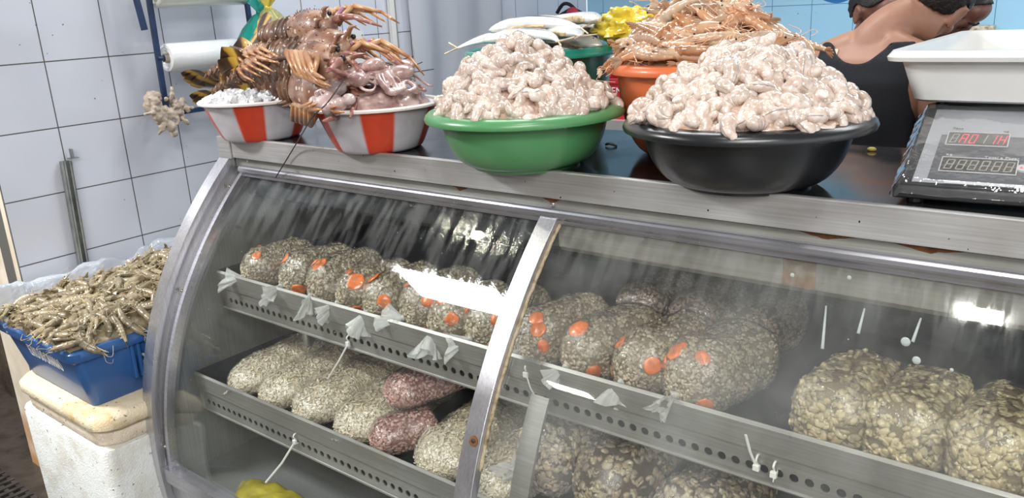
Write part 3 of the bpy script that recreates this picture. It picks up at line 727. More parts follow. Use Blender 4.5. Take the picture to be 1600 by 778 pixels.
# yellow bag in the well
M_yel = plain('yellow_film', (.40, .33, .03), .25, coat=.6, var=.3, vscale=12, bump=.6, bscale=18)
mb = MB(); rows = []
for i in range(14):
    t = i / 13; row = []
    for j in range(30):
        a = 2 * PI * j / 30; r = math.cos(t * PI / 2) ** .6 * (1 + .08 * math.sin(3 * a) + .05 * math.sin(7 * a))
        q = V((.17 * r * math.cos(a), .075 * r * math.sin(a), .0 + .055 * math.sin(t * PI / 2)))
        q.z += .008 * nzf(q, 20, 3) * (t > .1); row.append(q)
    rows.append(row)
o = mb.grid(rows, True, True, True).build('yellow_bag', M_yel, smooth=180); o.location = (.455, -.285, .191)
tag(o, 'yellow plastic bag lying in the bottom of the case under the lower shelf', 'bag')
# cable ties
M_tie = plain('white_nylon', (.78, .77, .72), .35)
def tie(label, pts, loop, r=.0022):
    root = empty('cable_tie', pts[0]); tag(root, label, 'cable tie', 'white cable ties on the shelf strips')
    p0 = V(pts[0]); P = [V(p) - p0 for p in pts]
    MB().tube(P, [(r * 1.3, r * .6)] * len(P), 8).build('tail', M_tie, root, smooth=60)
    MB().box(-.006, .006, -.005, .003, -.006, .006).build('head', M_tie, root, smooth=0, bevel=.0015)
    lp = [V((0, .004, .004)), V((0, -.003, .016)), V((0, .006, .022)), V((0, .016, .012)), V((0, .014, -.006)), V((0, .004, -.008))]
    MB().tube(catmull(lp + [lp[0]], 4), r, 6).build('loop', M_tie, root, smooth=180)
YS = TY + .004 - .006
a = at(544, 537, Y=YS); tie('white cable tie hanging diagonally from the upper strip above the cream bags', [a, at(530, 563, Y=YS - .03), at(512, 592, Y=YS - .05)], 1)
a = at(461, 690, Y=LY - .002); tie('white cable tie hanging diagonally from the lower strip at the bottom left', [a, at(440, 724, Y=LY - .02), at(415, 754, Y=LY - .04)], 1)
a = at(1182, 730, Y=YS); tie('white cable tie sticking up in front of the upper lip at the right', [a, at(1172, 706, Y=YS - .008), at(1165, 679, Y=YS - .014)], 1)
a = at(1209, 741, Y=YS); tie('short white cable tie to the right of the upright one', [a, at(1209, 748, Y=YS - .004), at(1208, 752, Y=YS - .004)], 1)
a = at(822, 585, Y=YS); tie('white cable tie just right of the mullion on the upper strip', [a, at(829, 607, Y=YS - .01), at(846, 634, Y=YS - .01)], 1)
# ================================================================ BASINS AND SEAFOOD ON THE WORKTOP
ZC = 1.155
def basin(name, label, c, prof, mat, rim_prof=None, rim_mat=None, rot=0, cat='basin', group=None):
    root = empty(name, c, (0, 0, rot)); tag(root, label, cat, group)
    MB().lathe(prof, 72).build('bowl_body', mat, root, smooth=50)
    MB().lathe(rim_prof, 72).build('rim', rim_mat or mat, root, smooth=50)
    return root
def prof_round(R, h, rb, k=.83, th=.003):
    out = [(0, .004), (rb - .012, .004), (rb - .010, 0), (rb, 0), (rb + .002, .006)]
    rt = R * k
    for i in range(1, 13):
        t = i / 12; a = t * PI / 2
        out.append((lerp(rb + .002, rt, math.sin(a) ** .9), lerp(.006, h - .008, (1 - math.cos(a)) ** .85)))
    inn = [(r - th, z + th * .5) for r, z in out[::-1] if r > rb] + [(0, .010)]
    return out + inn
def rim_round(R, h, k=.83, th=.003):
    rt = R * k
    return [(rt - th, h - .012), (rt - .001, h - .001), (lerp(rt, R, .35), h + .003), (lerp(rt, R, .75), h), (R - .003, h - .006), (R, h - .013), (R - .002, h - .019), (R - .006, h - .020), (R - .008, h - .013), (lerp(rt, R, .5), h - .006), (rt + .001, h - .010), (rt - th, h - .012)]
M_green = plain('green_plastic', (.085, .27, .105), .33, var=.08, vscale=8, coat=.3, crough=.3)
M_black = plain('black_plastic', (.013, .014, .016), .30, var=.2, vscale=9, coat=.4, crough=.25)
M_teal = plain('dark_teal_plastic', (.004, .06, .042), .3, coat=.3); M_tealrim = plain('teal_rim_plastic', (.008, .23, .16), .25, coat=.4)
M_orange = plain('orange_plastic', (.62, .15, .05), .38, coat=.2, var=.06)
def stripe_mat():
    m, nt, out = newmat('striped_plastic'); n = N(nt); tc = n('ShaderNodeTexCoord'); s = n('ShaderNodeSeparateXYZ', {'Vector': tc.outputs['Object']})
    a = n('ShaderNodeMath', {0: s.outputs['Y'], 1: s.outputs['X']}, operation='ARCTAN2')
    t = n('ShaderNodeMath', {0: a.outputs[0], 1: 5 / (2 * PI)}, operation='MULTIPLY'); f = n('ShaderNodeMath', {0: t.outputs[0]}, operation='FRACT')
    col = ramp(n, f.outputs[0], [(.0, (.55, .53, .56)), (.255, (.57, .55, .58)), (.30, (.62, .06, .025)), (.70, (.62, .06, .025)), (.745, (.57, .55, .58))])
    no = n('ShaderNodeTexNoise', {'Vector': tc.outputs['Object'], 'Scale': 14.0, 'Detail': 3.0})
    col = mixc(n, .6, col, ramp(n, no.outputs['Fac'], [(.35, (.62, .58, .60)), (.65, (1, 1, 1))]), 'MULTIPLY')
    b = n('ShaderNodeBsdfPrincipled', {'Base Color': col, 'Roughness': .28, 'Subsurface Weight': .15, 'Subsurface Scale': .01}); n.link(b.outputs[0], out.inputs[0]); return m
M_stripe = stripe_mat(); M_rimw = plain('white_rim', (.82, .76, .73), .3)
def prof_str(R, h, rb, th=.0025):
    out = [(0, .003), (rb - .01, .003), (rb - .004, 0), (rb + .004, .003), (rb + .010, .010)]
    for i in range(1, 9): t = i / 8; out.append((lerp(rb + .012, R - .012, t ** .92), lerp(.014, h - .004, t)))
    return out + [(r - th, z + .002) for r, z in out[::-1] if z > .005] + [(0, .007)]
def rim_str(R, h): return [(R - .016, h - .006), (R - .013, h), (R - .004, h + .001), (R, h - .003), (R - .001, h - .008), (R - .004, h - .009), (R - .005, h - .005), (R - .011, h - .006), (R - .016, h - .006)]
LB = (.132, .066, ZC); OB = (.632, .078, ZC); GB = (1.128, .062, ZC); KB = (1.628, .085, ZC); TB = (.921, .408, ZC); RB = (1.423, .345, ZC)
basin('striped_basin', 'red and white striped basin piled with spiny lobsters', LB, prof_str(.170, .118, .104), M_stripe, rim_str(.170, .118), M_rimw, -.157, group='striped basins')
basin('striped_basin', 'red and white striped basin full of octopus', OB, prof_str(.170, .118, .104), M_stripe, rim_str(.170, .118), M_rimw, -.10, group='striped basins')
basin('round_basin', 'green round basin heaped with peeled shrimp', GB, prof_round(.22, .125, .118), M_green, rim_round(.22, .125))
basin('round_basin', 'black round basin heaped with peeled shrimp', KB, prof_round(.226, .125, .118), M_black, rim_round(.226, .125))
basin('deep_tub', 'dark green deep tub holding silver fish behind the green basin', TB, prof_round(.203, .228, .13, .90), M_teal, rim_round(.203, .228, .9), M_tealrim, cat='tub')
basin('round_basin', 'orange basin heaped with whole shrimp behind the black basin', RB, prof_round(.222, .205, .13, .88), M_orange, rim_round(.222, .205, .88))

# ---------------------------------------------------------------- peeled shrimp
def flesh(name, c1, c2, c3, sss=.25, rough=.22, scale=70, coat=.9):
    m, nt, out = newmat(name); n = N(nt); tc = n('ShaderNodeTexCoord'); oi = n('ShaderNodeObjectInfo')
    off = n('ShaderNodeVectorMath', {0: tc.outputs['Object'], 1: oi.outputs['Location']}, operation='ADD')
    t = n('ShaderNodeTexNoise', {'Vector': off.outputs[0], 'Scale': float(scale), 'Detail': 3.0})
    col = ramp(n, t.outputs['Fac'], [(.36, c1), (.55, c2), (.66, c3)])
    rv = n('ShaderNodeMapRange', {'Value': oi.outputs['Random'], 'To Min': .84, 'To Max': 1.08})
    cb = n('ShaderNodeCombineColor', {0: rv.outputs[0], 1: rv.outputs[0], 2: rv.outputs[0]})
    col = mixc(n, 1.0, col, cb.outputs[0], 'MULTIPLY')
    sp = n('ShaderNodeTexNoise', {'Vector': off.outputs[0], 'Scale': 420.0, 'Detail': 1.0})
    col = mixc(n, ramp(n, sp.outputs['Fac'], [(.69, (0, 0, 0)), (.73, (.7, .7, .7))]), col, (.30, .26, .25))
    bt = n('ShaderNodeTexNoise', {'Vector': off.outputs[0], 'Scale': 260.0, 'Detail': 2.0})
    bp = n('ShaderNodeBump', {'Height': bt.outputs['Fac'], 'Strength': .35, 'Distance': .0015})
    b = n('ShaderNodeBsdfPrincipled', {'Base Color': col, 'Roughness': rough, 'Subsurface Weight': sss, 'Subsurface Scale': .004, 'Coat Weight': coat, 'Coat Roughness': .08, 'Normal': bp.outputs[0], 'Coat Normal': bp.outputs[0]})
    b.inputs['Subsurface Radius'].default_value = (1, .6, .45)
    n.link(b.outputs[0], out.inputs[0]); MATS[name] = m; return m
M_peel = flesh('peeled_flesh', (.54, .41, .34), (.69, .575, .495), (.79, .70, .63))
M_peelcore = flesh('peeled_flesh_deep', (.46, .30, .22), (.60, .44, .34), (.70, .56, .46))
def peeled(a0, a1, rc, rb, twist=.0, seed=0):
    pts, rad = [], []; k = 40
    for i in range(k):
        t = i / (k - 1); a = lerp(a0, a1, t); r = rc * (1 + .12 * math.sin(seed + 4 * t))
        pts.append(V((r * math.cos(a), r * math.sin(a), twist * (t - .5) + .0012 * math.sin(seed + 7 * t))))
        b = rb * interp(t, [(0, .35), (.06, .85), (.2, 1.05), (.5, 1), (.8, .66), (.93, .42), (1, .2)])
        b *= 1.03 - .17 * max(0, math.cos(2 * PI * t * 6)) ** 5
        rad.append((b * .92, b * 1.05))
    mb = MB().tube(pts, rad, 12, up=(0, 0, 1)); mb.m = 1
    mb.tube([p + p.normalized() * rad[i][1] * .93 for i, p in enumerate(pts)][5:-6:2], [.0009] * len(pts[5:-6:2]), 5)
    c = sum((p for p in pts), V((0, 0, 0))) / k
    mb.v = [tuple(V(p) - c) for p in mb.v]
    return mb
PSH = [peeled(0, 4.8, .0145, .0115, .010, 1), peeled(0, 3.9, .0175, .0118, .006, 2), peeled(0, 5.3, .0138, .0110, .016, 3), peeled(0, 2.7, .0230, .0115, .006, 4), peeled(.2, 4.4, .0155, .0122, -.010, 5)]
M_vein = plain('shrimp_vein', (.33, .28, .27), .4)
PSH = [mb.mesh('peeled_shrimp', [M_peel, M_vein], 180) for mb in PSH]
def heap_h(x, y, R, H, p, seed, dx=0, dy=0):
    r = math.hypot(x - dx * (1 - math.hypot(x, y) / R), y - dy * (1 - math.hypot(x, y) / R)) / R
    return H * (1 - min(1.05, r) ** p) + .010 * nzf((x, y, 0), 14, seed, 2)
def peeled_heap(c, R, zr, H, p, n, spacing, seed, label, group, dx=0, dy=0, lean=0):
    r_ = random.Random(seed)
    h = lambda x, y: heap_h(x, y, R, H, p, seed, dx, dy)
    core = MB(); rows = []
    for i in range(33):
        rr = (R - .004) * i / 32; row = []
        for j in range(96):
            a = 2 * PI * j / 96; x, y = rr * math.cos(a), rr * math.sin(a)
            q = V((x, y, zr + h(x, y) - .0085)); f = noise.noise(q * 75); f2 = noise.noise(q * 75 + V((9, 3, 5)))
            q.z += .010 * (abs(f) + abs(f2) * .6) - .003
            row.append(V((c[0], c[1], 0)) + q)
        rows.append(row)
    core.grid(rows, True)
    base = [[V((c[0] + (R - .004) * k * math.cos(2 * PI * j / 96), c[1] + (R - .004) * k * math.sin(2 * PI * j / 96), zz)) for j in range(96)] for k, zz in ((1, zr - .02), (.6, zr - .06), (0, zr - .06))]
    core.grid([rows[-1]] + base, True)
    o = core.build('peeled_shrimp_mass', M_peelcore, smooth=180)
    tag(o, 'mass of ' + label[0], 'shrimp', kind='stuff')
    P = []; tries = 0
    while len(P) < n and tries < 60000:
        tries += 1
        a = r_.uniform(0, 2 * PI); rr = (R - .005) * math.sqrt(r_.random()); x, y = rr * math.cos(a), rr * math.sin(a)
        e = .004; nn = V((-(h(x + e, y) - h(x - e, y)) / (2 * e), -(h(x, y + e) - h(x, y - e)) / (2 * e), 1)).normalized()
        q = V((c[0] + x, c[1] + y, zr + h(x, y)))
        if nn.dot((CAM - q).normalized()) < -.05: continue
        if any((q - u).length < spacing for u, _ in P): continue
        P.append((q, nn))
    for q, nn in P:
        ob = bpy.data.objects.new('peeled_shrimp', r_.choice(PSH)); COL.objects.link(ob)
        R3 = nn.to_track_quat('Z', 'Y') @ Quaternion((0, 0, 1), r_.uniform(0, 2 * PI)) @ Euler((r_.gauss(0, .45), r_.gauss(0, .45) + (PI if r_.random() < .5 else 0), 0)).to_quaternion()
        ob.rotation_mode = 'QUATERNION'; ob.rotation_quaternion = R3
        s = r_.uniform(1.0, 1.36); ob.scale = (s, s * r_.uniform(.9, 1.1), s)
        ob.location = q + nn * r_.uniform(-.006, .002)
        tag(ob, label[1], 'shrimp', group)
    return P
peeled_heap(GB, .191, ZC + .127, .138, 1.6, 148, .0222, 11, ('peeled shrimp packed underneath the heap in the green basin', 'peeled pinkish white shrimp heaped in the green basin'), 'peeled shrimp in the green basin', dx=-.035, dy=.0)
peeled_heap(KB, .205, ZC + .127, .128, 1.4, 148, .0232, 12, ('peeled shrimp packed underneath the heap in the black basin', 'peeled pale pink shrimp heaped in the black basin'), 'peeled shrimp in the black basin', dx=-.0, dy=.01)

# ---------------------------------------------------------------- whole shrimp
def shell_mat(name, cols, band, rough=.25, alt=None):
    m, nt, out = newmat(name); n = N(nt); tc = n('ShaderNodeTexCoord'); oi = n('ShaderNodeObjectInfo')
    off = n('ShaderNodeVectorMath', {0: tc.outputs['Object'], 1: oi.outputs['Location']}, operation='ADD')
    t = n('ShaderNodeTexNoise', {'Vector': off.outputs[0], 'Scale': 45.0, 'Detail': 4.0})
    col = ramp(n, t.outputs['Fac'], [(.3 + .4 * i / (len(cols) - 1), c) for i, c in enumerate(cols)])
    if alt:
        c2_ = ramp(n, t.outputs['Fac'], [(.3 + .4 * i / (len(alt) - 1), c) for i, c in enumerate(alt)])
        fr_ = n('ShaderNodeMath', {0: oi.outputs['Random'], 1: 7.3}, operation='MULTIPLY'); ff = n('ShaderNodeMath', {0: fr_.outputs[0]}, operation='FRACT')
        col = mixc(n, ff.outputs[0], col, c2_)
    rv = n('ShaderNodeMapRange', {'Value': oi.outputs['Random'], 'To Min': .72, 'To Max': 1.12})
    cb = n('ShaderNodeCombineColor', {0: rv.outputs[0], 1: rv.outputs[0], 2: rv.outputs[0]})
    col = mixc(n, 1.0, col, cb.outputs[0], 'MULTIPLY')
    b = n('ShaderNodeBsdfPrincipled', {'Base Color': col, 'Roughness': rough, 'Coat Weight': .6, 'Coat Roughness': .1, 'Subsurface Weight': .12, 'Subsurface Scale': .004})
    n.link(b.outputs[0], out.inputs[0]); MATS[name] = m; return m
M_raw = shell_mat('raw_shrimp_shell', [(.14, .105, .06), (.28, .225, .135), (.40, .335, .215)], 0)
M_rawleg = plain('raw_shrimp_leg', (.55, .45, .27), .4); M_eye = plain('shrimp_eye', (.01, .01, .01), .2)
M_ck = shell_mat('pink_shrimp_shell', [(.40, .13, .045), (.54, .24, .10), (.62, .36, .20)], 0, .25, [(.46, .36, .26), (.58, .48, .36), (.60, .42, .28)])
M_ckleg = plain('pink_shrimp_leg', (.74, .44, .28), .4)
def whole(L, bend, seed=0, cook=False):
    """returns MBs: body, antennae, legs, fan - head towards +x"""
    k = 64; pts, rad = [], []; a = -bend * .5; p = V((-L / 2, 0, 0))
    for i in range(k):
        t = i / (k - 1)
        pts.append(p.copy()); ang = bend * (.5 - interp(t, [(0, 0), (.65, .92), (1, 1)])) 
        p = p + V((math.cos(ang), 0, math.sin(ang))) * (L / (k - 1))
        b = L * .085 * interp(t, [(0, .32), (.05, .42), (.30, .78), (.58, 1), (.66, 1.06), (.8, 1.0), (.92, .62), (.985, .18), (1, .05)])
        if t < .62: b *= 1 + .16 * (1 - (t * 10.2) % 1) 
        elif t < .655: b *= .95
        rad.append((b * 1.1, b * .86))
    c = sum(pts, V((0, 0, 0))) / k; pts = [q - c for q in pts]
    body = MB().tube(pts, rad, 12, up=(0, 0, 1))
    tip = pts[-1]; body.tube([pts[-7] + V((0, 0, L * .035)), tip + V((L * .02, 0, L * .035)), tip + V((L * .12, 0, L * .05))], [L * .014, L * .010, L * .001], 6)
    for s in (-1, 1): body.m = 1; body.ball(pts[-5] + V((0, s * L * .045, L * .012)), L * .016, 8, 6); body.m = 0
    r_ = random.Random(seed); ant = MB(); leg = MB()
    for s in (-1, 1):
        for q in range(1):
            e = tip + V((L * r_.uniform(.05, .22), s * L * r_.uniform(.02, .12), L * r_.uniform(-.12, .02)))
            m = lerp(tip, e, .5) + V((L * .05, s * L * .03, L * .06)); e2 = e + V((-L * r_.uniform(.1, .4), s * L * .05, -L * .08))
            ant.tube(catmull([tip - V((L * .04, 0, 0)), m, e, e2], 5), L * .0042, 5)
        for q in range(5):
            b = pts[int(k * (.66 + .05 * q))]; f = b + V((L * .05, s * L * .06, -L * .10)); g = f + V((L * r_.uniform(.02, .09), -s * L * .02, -L * .07))
            leg.tube([b - V((0, 0, L * .05)), f, g], [L * .012, L * .009, L * .004], 5)
        for q in range(4):
            b = pts[int(k * (.18 + .11 * q))]; leg.tube([b - V((0, -s * L * .02, L * .05)), b + V((L * .02, s * L * .035, -L * .115))], [L * .014, L * .006], 5)
    fan = MB(); d = (pts[0] - pts[4]).normalized(); u = V((0, 1, 0)); w = d.cross(u)
    for q in (-2, -1, 0, 1, 2):
        dd = (d + u * q * .35).normalized(); side = dd.cross(w).normalized(); rows = []
        for i in range(6):
            t = i / 5; wd = L * .030 * math.sin(PI * min(.93, t * .8 + .12)); cpt = pts[0] + dd * (L * .15 * t) + w * (.004 * abs(q) * .3)
            rows.append([cpt + side * wd * math.cos(z) + w * (L * .005 * math.sin(z)) for z in [2 * PI * jj / 8 for jj in range(8)]])
        fan.grid(rows, True, True, True)
    return body, ant, leg, fan
CR = dict(x0=-.565, x1=-.03, y0=-.535, y1=.10, zt=.635, zb=.44)
WH = []
for i, b in enumerate((.5, 1.1, 1.8, .2, 1.4)):
    bd, an, lg, fn = whole(.125, b, i)
    bd.m = 2; o = len(bd.v); 
    for src, mi in ((an, 2), (lg, 2), (fn, 0)):
        bd.m = mi; bd.add(src.v, src.f)
    WH.append(bd.mesh('whole_shrimp', [M_raw, M_eye, M_rawleg], 60))
def crate_h(x, y):
    u = (x - CR['x0']) / (CR['x1'] - CR['x0']); v = (y - CR['y0']) / (CR['y1'] - CR['y0'])
    e = min(1, min(u, 1 - u, v + .08, 1.15 - v) / .16); e = max(0, e)
    return .628 + .052 * math.sin(e * PI / 2) - .02 * max(0, .25 - u) * 4 + .05 * v ** 1.3 + .012 * nzf((x, y, 0), 9, 4, 2)
r_ = random.Random(5); P = []
tries = 0
while len(P) < 235 and tries < 50000:
    tries += 1; x = r_.uniform(CR['x0'] + .015, CR['x1'] - .02); y = r_.uniform(CR['y0'] + .015, CR['y1'] - .02); q = V((x, y, crate_h(x, y)))
    if any((q - u).length < .0285 for u in P): continue
    P.append(q)
for q in P:
    ob = bpy.data.objects.new('whole_shrimp', r_.choice(WH)); COL.objects.link(ob); e = .01
    nn = V((-(crate_h(q.x + e, q.y) - crate_h(q.x - e, q.y)) / (2 * e), -(crate_h(q.x, q.y + e) - crate_h(q.x, q.y - e)) / (2 * e), 1)).normalized()
    edge = min(q.x - CR['x0'], CR['x1'] - q.x, q.y - CR['y0']); spin = r_.uniform(0, 2 * PI)
    if edge < .05: spin = (0 if q.y - CR['y0'] < .05 else PI / 2) + r_.gauss(0, .35) + (PI if r_.random() < .5 else 0)
    ob.rotation_mode = 'QUATERNION'; ob.rotation_quaternion = nn.to_track_quat('Z', 'Y') @ Quaternion((0, 0, 1), spin) @ Euler((r_.choice((PI / 2, -PI / 2, .9, -.9)) + r_.gauss(0, .25), r_.gauss(0, .18), 0)).to_quaternion()
    s = r_.uniform(.85, 1.12); ob.scale = (s, s, s); ob.location = q + nn * r_.uniform(-.003, .005)
    tag(ob, 'raw greyish whole shrimp piled in the blue crate', 'shrimp', 'raw whole shrimp in the blue crate')
rows = []
for i in range(41):
    y = lerp(CR['y0'] + .012, CR['y1'] - .012, i / 40); row = []
    for j in range(35):
        x = lerp(CR['x0'] + .012, CR['x1'] - .012, j / 34); f = abs(noise.noise(V((x * 60, y * 60, 1)))); row.append((x, y, crate_h(x, y) - .018 + .010 * f))
    rows.append(row)
top = rows; bot = [[(p[0], p[1], .60) for p in row] for row in rows]
mb = MB().grid(top); mb.grid([top[0], bot[0]]); mb.grid([top[-1], bot[-1]]); mb.grid([[r[0] for r in top], [r[0] for r in bot]]); mb.grid([[r[-1] for r in top], [r[-1] for r in bot]])
o = mb.build('whole_shrimp_mass', M_raw, smooth=180); tag(o, 'raw shrimp packed under the pile in the blue crate', 'shrimp', kind='stuff')
# orange basin: bigger shrimp with parts
PR = []
for i, b in enumerate((.55, 1.2, 1.7, .3)):
    bd, an, lg, fn = whole(.155, b, 20 + i, True)
    root = empty('head_on_shrimp'); bd.build('body', [M_ck, M_eye], root, smooth=60); an.build('antennae', M_ckleg, root, smooth=60); lg.build('legs', M_ckleg, root, smooth=60); fn.build('tail_fan', M_ck, root, smooth=60); PR.append(root)
r_ = random.Random(9); Rb, Hb = .205, .118
hh = lambda x, y: heap_h(x, y, Rb, Hb, 1.5, 31, 0, .0)
P = []; tries = 0
while len(P) < 62 and tries < 30000:
    tries += 1; a = r_.uniform(0, 2 * PI); rr = (Rb - .022) * math.sqrt(r_.random()); x, y = rr * math.cos(a), rr * math.sin(a); e = .01
    nn = V((-(hh(x + e, y) - hh(x - e, y)) / (2 * e), -(hh(x, y + e) - hh(x, y - e)) / (2 * e), 1)).normalized(); q = V((RB[0] + x, RB[1] + y, ZC + .205 + hh(x, y)))
    if nn.dot((CAM - q).normalized()) < -.15: continue
    if any((q - u).length < .031 for u, _, _ in P): continue
    P.append((q, nn, a))
for i, (q, nn, a) in enumerate(P):
    ob = PR[i] if i < len(PR) else copy_tree(PR[i % len(PR)])
    tang = UP.cross(V((math.cos(a), math.sin(a), 0)))
    spin = r_.gauss(.15, .5) + (PI if r_.random() < .5 else 0)
    xa = V((1, -.2, 0)); xa = (xa - nn * xa.dot(nn)).normalized(); ya = nn.cross(xa)
    M = Matrix((xa, ya, nn)).transposed().to_quaternion() @ Quaternion((0, 0, 1), spin) @ Euler((r_.choice((PI / 2, -PI / 2, 1.0, -1.0)) + r_.gauss(0, .25), r_.gauss(0, .22), 0)).to_quaternion()
    ob.rotation_mode = 'QUATERNION'; ob.rotation_quaternion = M; s = r_.uniform(.85, 1.15); ob.scale = (s, s, s); ob.location = q + nn * r_.uniform(.0, .008)
    tag(ob, 'pinkish whole shrimp with head heaped in the orange basin', 'shrimp', 'whole shrimp in the orange basin')
mb = MB(); rows = []
for i in range(20):
    rr = (Rb - .005) * i / 19; rows.append([V((RB[0] + rr * math.cos(2 * PI * j / 60), RB[1] + rr * math.sin(2 * PI * j / 60), ZC + .205 + hh(rr * math.cos(2 * PI * j / 60), rr * math.sin(2 * PI * j / 60)) - .022 + .012 * abs(noise.noise(V((rr * 50, j * .4, 3)))))) for j in range(60)])
mb.grid(rows, True); mb.grid([rows[-1], [V((RB[0] + .17 * math.cos(2 * PI * j / 60), RB[1] + .17 * math.sin(2 * PI * j / 60), ZC + .15)) for j in range(60)]], True)
o = mb.build('whole_shrimp_mass', M_ck, smooth=180); tag(o, 'shrimp packed under the heap in the orange basin', 'shrimp', kind='stuff')
# ================================================================ LOBSTERS, OCTOPUS, FISH
def lob_mat(name, cols, spot, sscale=70, sp=.22, rough=.4, bump=.6):
    m, nt, out = newmat(name); n = N(nt); tc = n('ShaderNodeTexCoord')
    t = n('ShaderNodeTexNoise', {'Vector': tc.outputs['Object'], 'Scale': 28.0, 'Detail': 5.0})
    col = ramp(n, t.outputs['Fac'], [(.32 + .36 * i / (len(cols) - 1), c) for i, c in enumerate(cols)])
    v = n('ShaderNodeTexVoronoi', {'Vector': tc.outputs['Object'], 'Scale': float(sscale)})
    f = ramp(n, v.outputs['Distance'], [(sp, (1, 1, 1)), (sp + .08, (0, 0, 0))])
    col = mixc(n, f, col, spot)
    bp = n('ShaderNodeBump', {'Height': f, 'Strength': bump, 'Distance': .004})
    b = n('ShaderNodeBsdfPrincipled', {'Base Color': col, 'Roughness': rough, 'Coat Weight': .4, 'Coat Roughness': .15, 'Normal': bp.outputs[0]}); n.link(b.outputs[0], out.inputs[0]); MATS[name] = m; return m
M_abd = lob_mat('lobster_abdomen', [(.045, .020, .010), (.115, .052, .026), (.20, .105, .052)], (.55, .42, .28), 95, .13)
M_car = lob_mat('lobster_carapace', [(.12, .05, .032), (.24, .115, .07), (.38, .23, .15)], (.66, .54, .40), 75, .20)
M_bel = lob_mat('lobster_belly', [(.55, .38, .24), (.70, .56, .38), (.80, .70, .54)], (.42, .22, .12), 60, .12)
M_lego = lob_mat('lobster_leg', [(.30, .12, .045), (.46, .215, .085), (.60, .38, .21)], (.72, .52, .32), 55, .10, bump=.2)
M_legp = lob_mat('lobster_leg_purple', [(.30, .13, .22), (.44, .24, .34), (.58, .38, .42)], (.62, .45, .42), 55, .08, bump=.2)
M_ant = lob_mat('lobster_antenna', [(.24, .075, .06), (.36, .15, .12), (.46, .26, .20)], (.60, .42, .34), 80, .15)
M_whip = plain('dark_whip', (.03, .016, .018), .4)
def fan_mat():
    m, nt, out = newmat('lobster_tail_fan'); n = N(nt); tc = n('ShaderNodeTexCoord')
    t = n('ShaderNodeTexNoise', {'Vector': tc.outputs['Object'], 'Scale': 26.0, 'Detail': 3.0}); s = n('ShaderNodeSeparateXYZ', {'Vector': tc.outputs['Object']})
    a = n('ShaderNodeMath', {0: t.outputs['Fac'], 1: .012, 2: s.outputs['X']}, operation='MULTIPLY_ADD')
    b_ = n('ShaderNodeMath', {0: a.outputs[0], 1: 28.0}, operation='MULTIPLY'); f = n('ShaderNodeMath', {0: b_.outputs[0]}, operation='FRACT')
    col = ramp(n, f.outputs[0], [(0, (.03, .014, .006)), (.25, (.05, .022, .008)), (.36, (.42, .24, .03)), (.62, (.55, .36, .06)), (.75, (.12, .05, .015)), (1, (.03, .014, .006))])
    b = n('ShaderNodeBsdfPrincipled', {'Base Color': col, 'Roughness': .35, 'Coat Weight': .5}); n.link(b.outputs[0], out.inputs[0]); return m
M_fan = fan_mat()
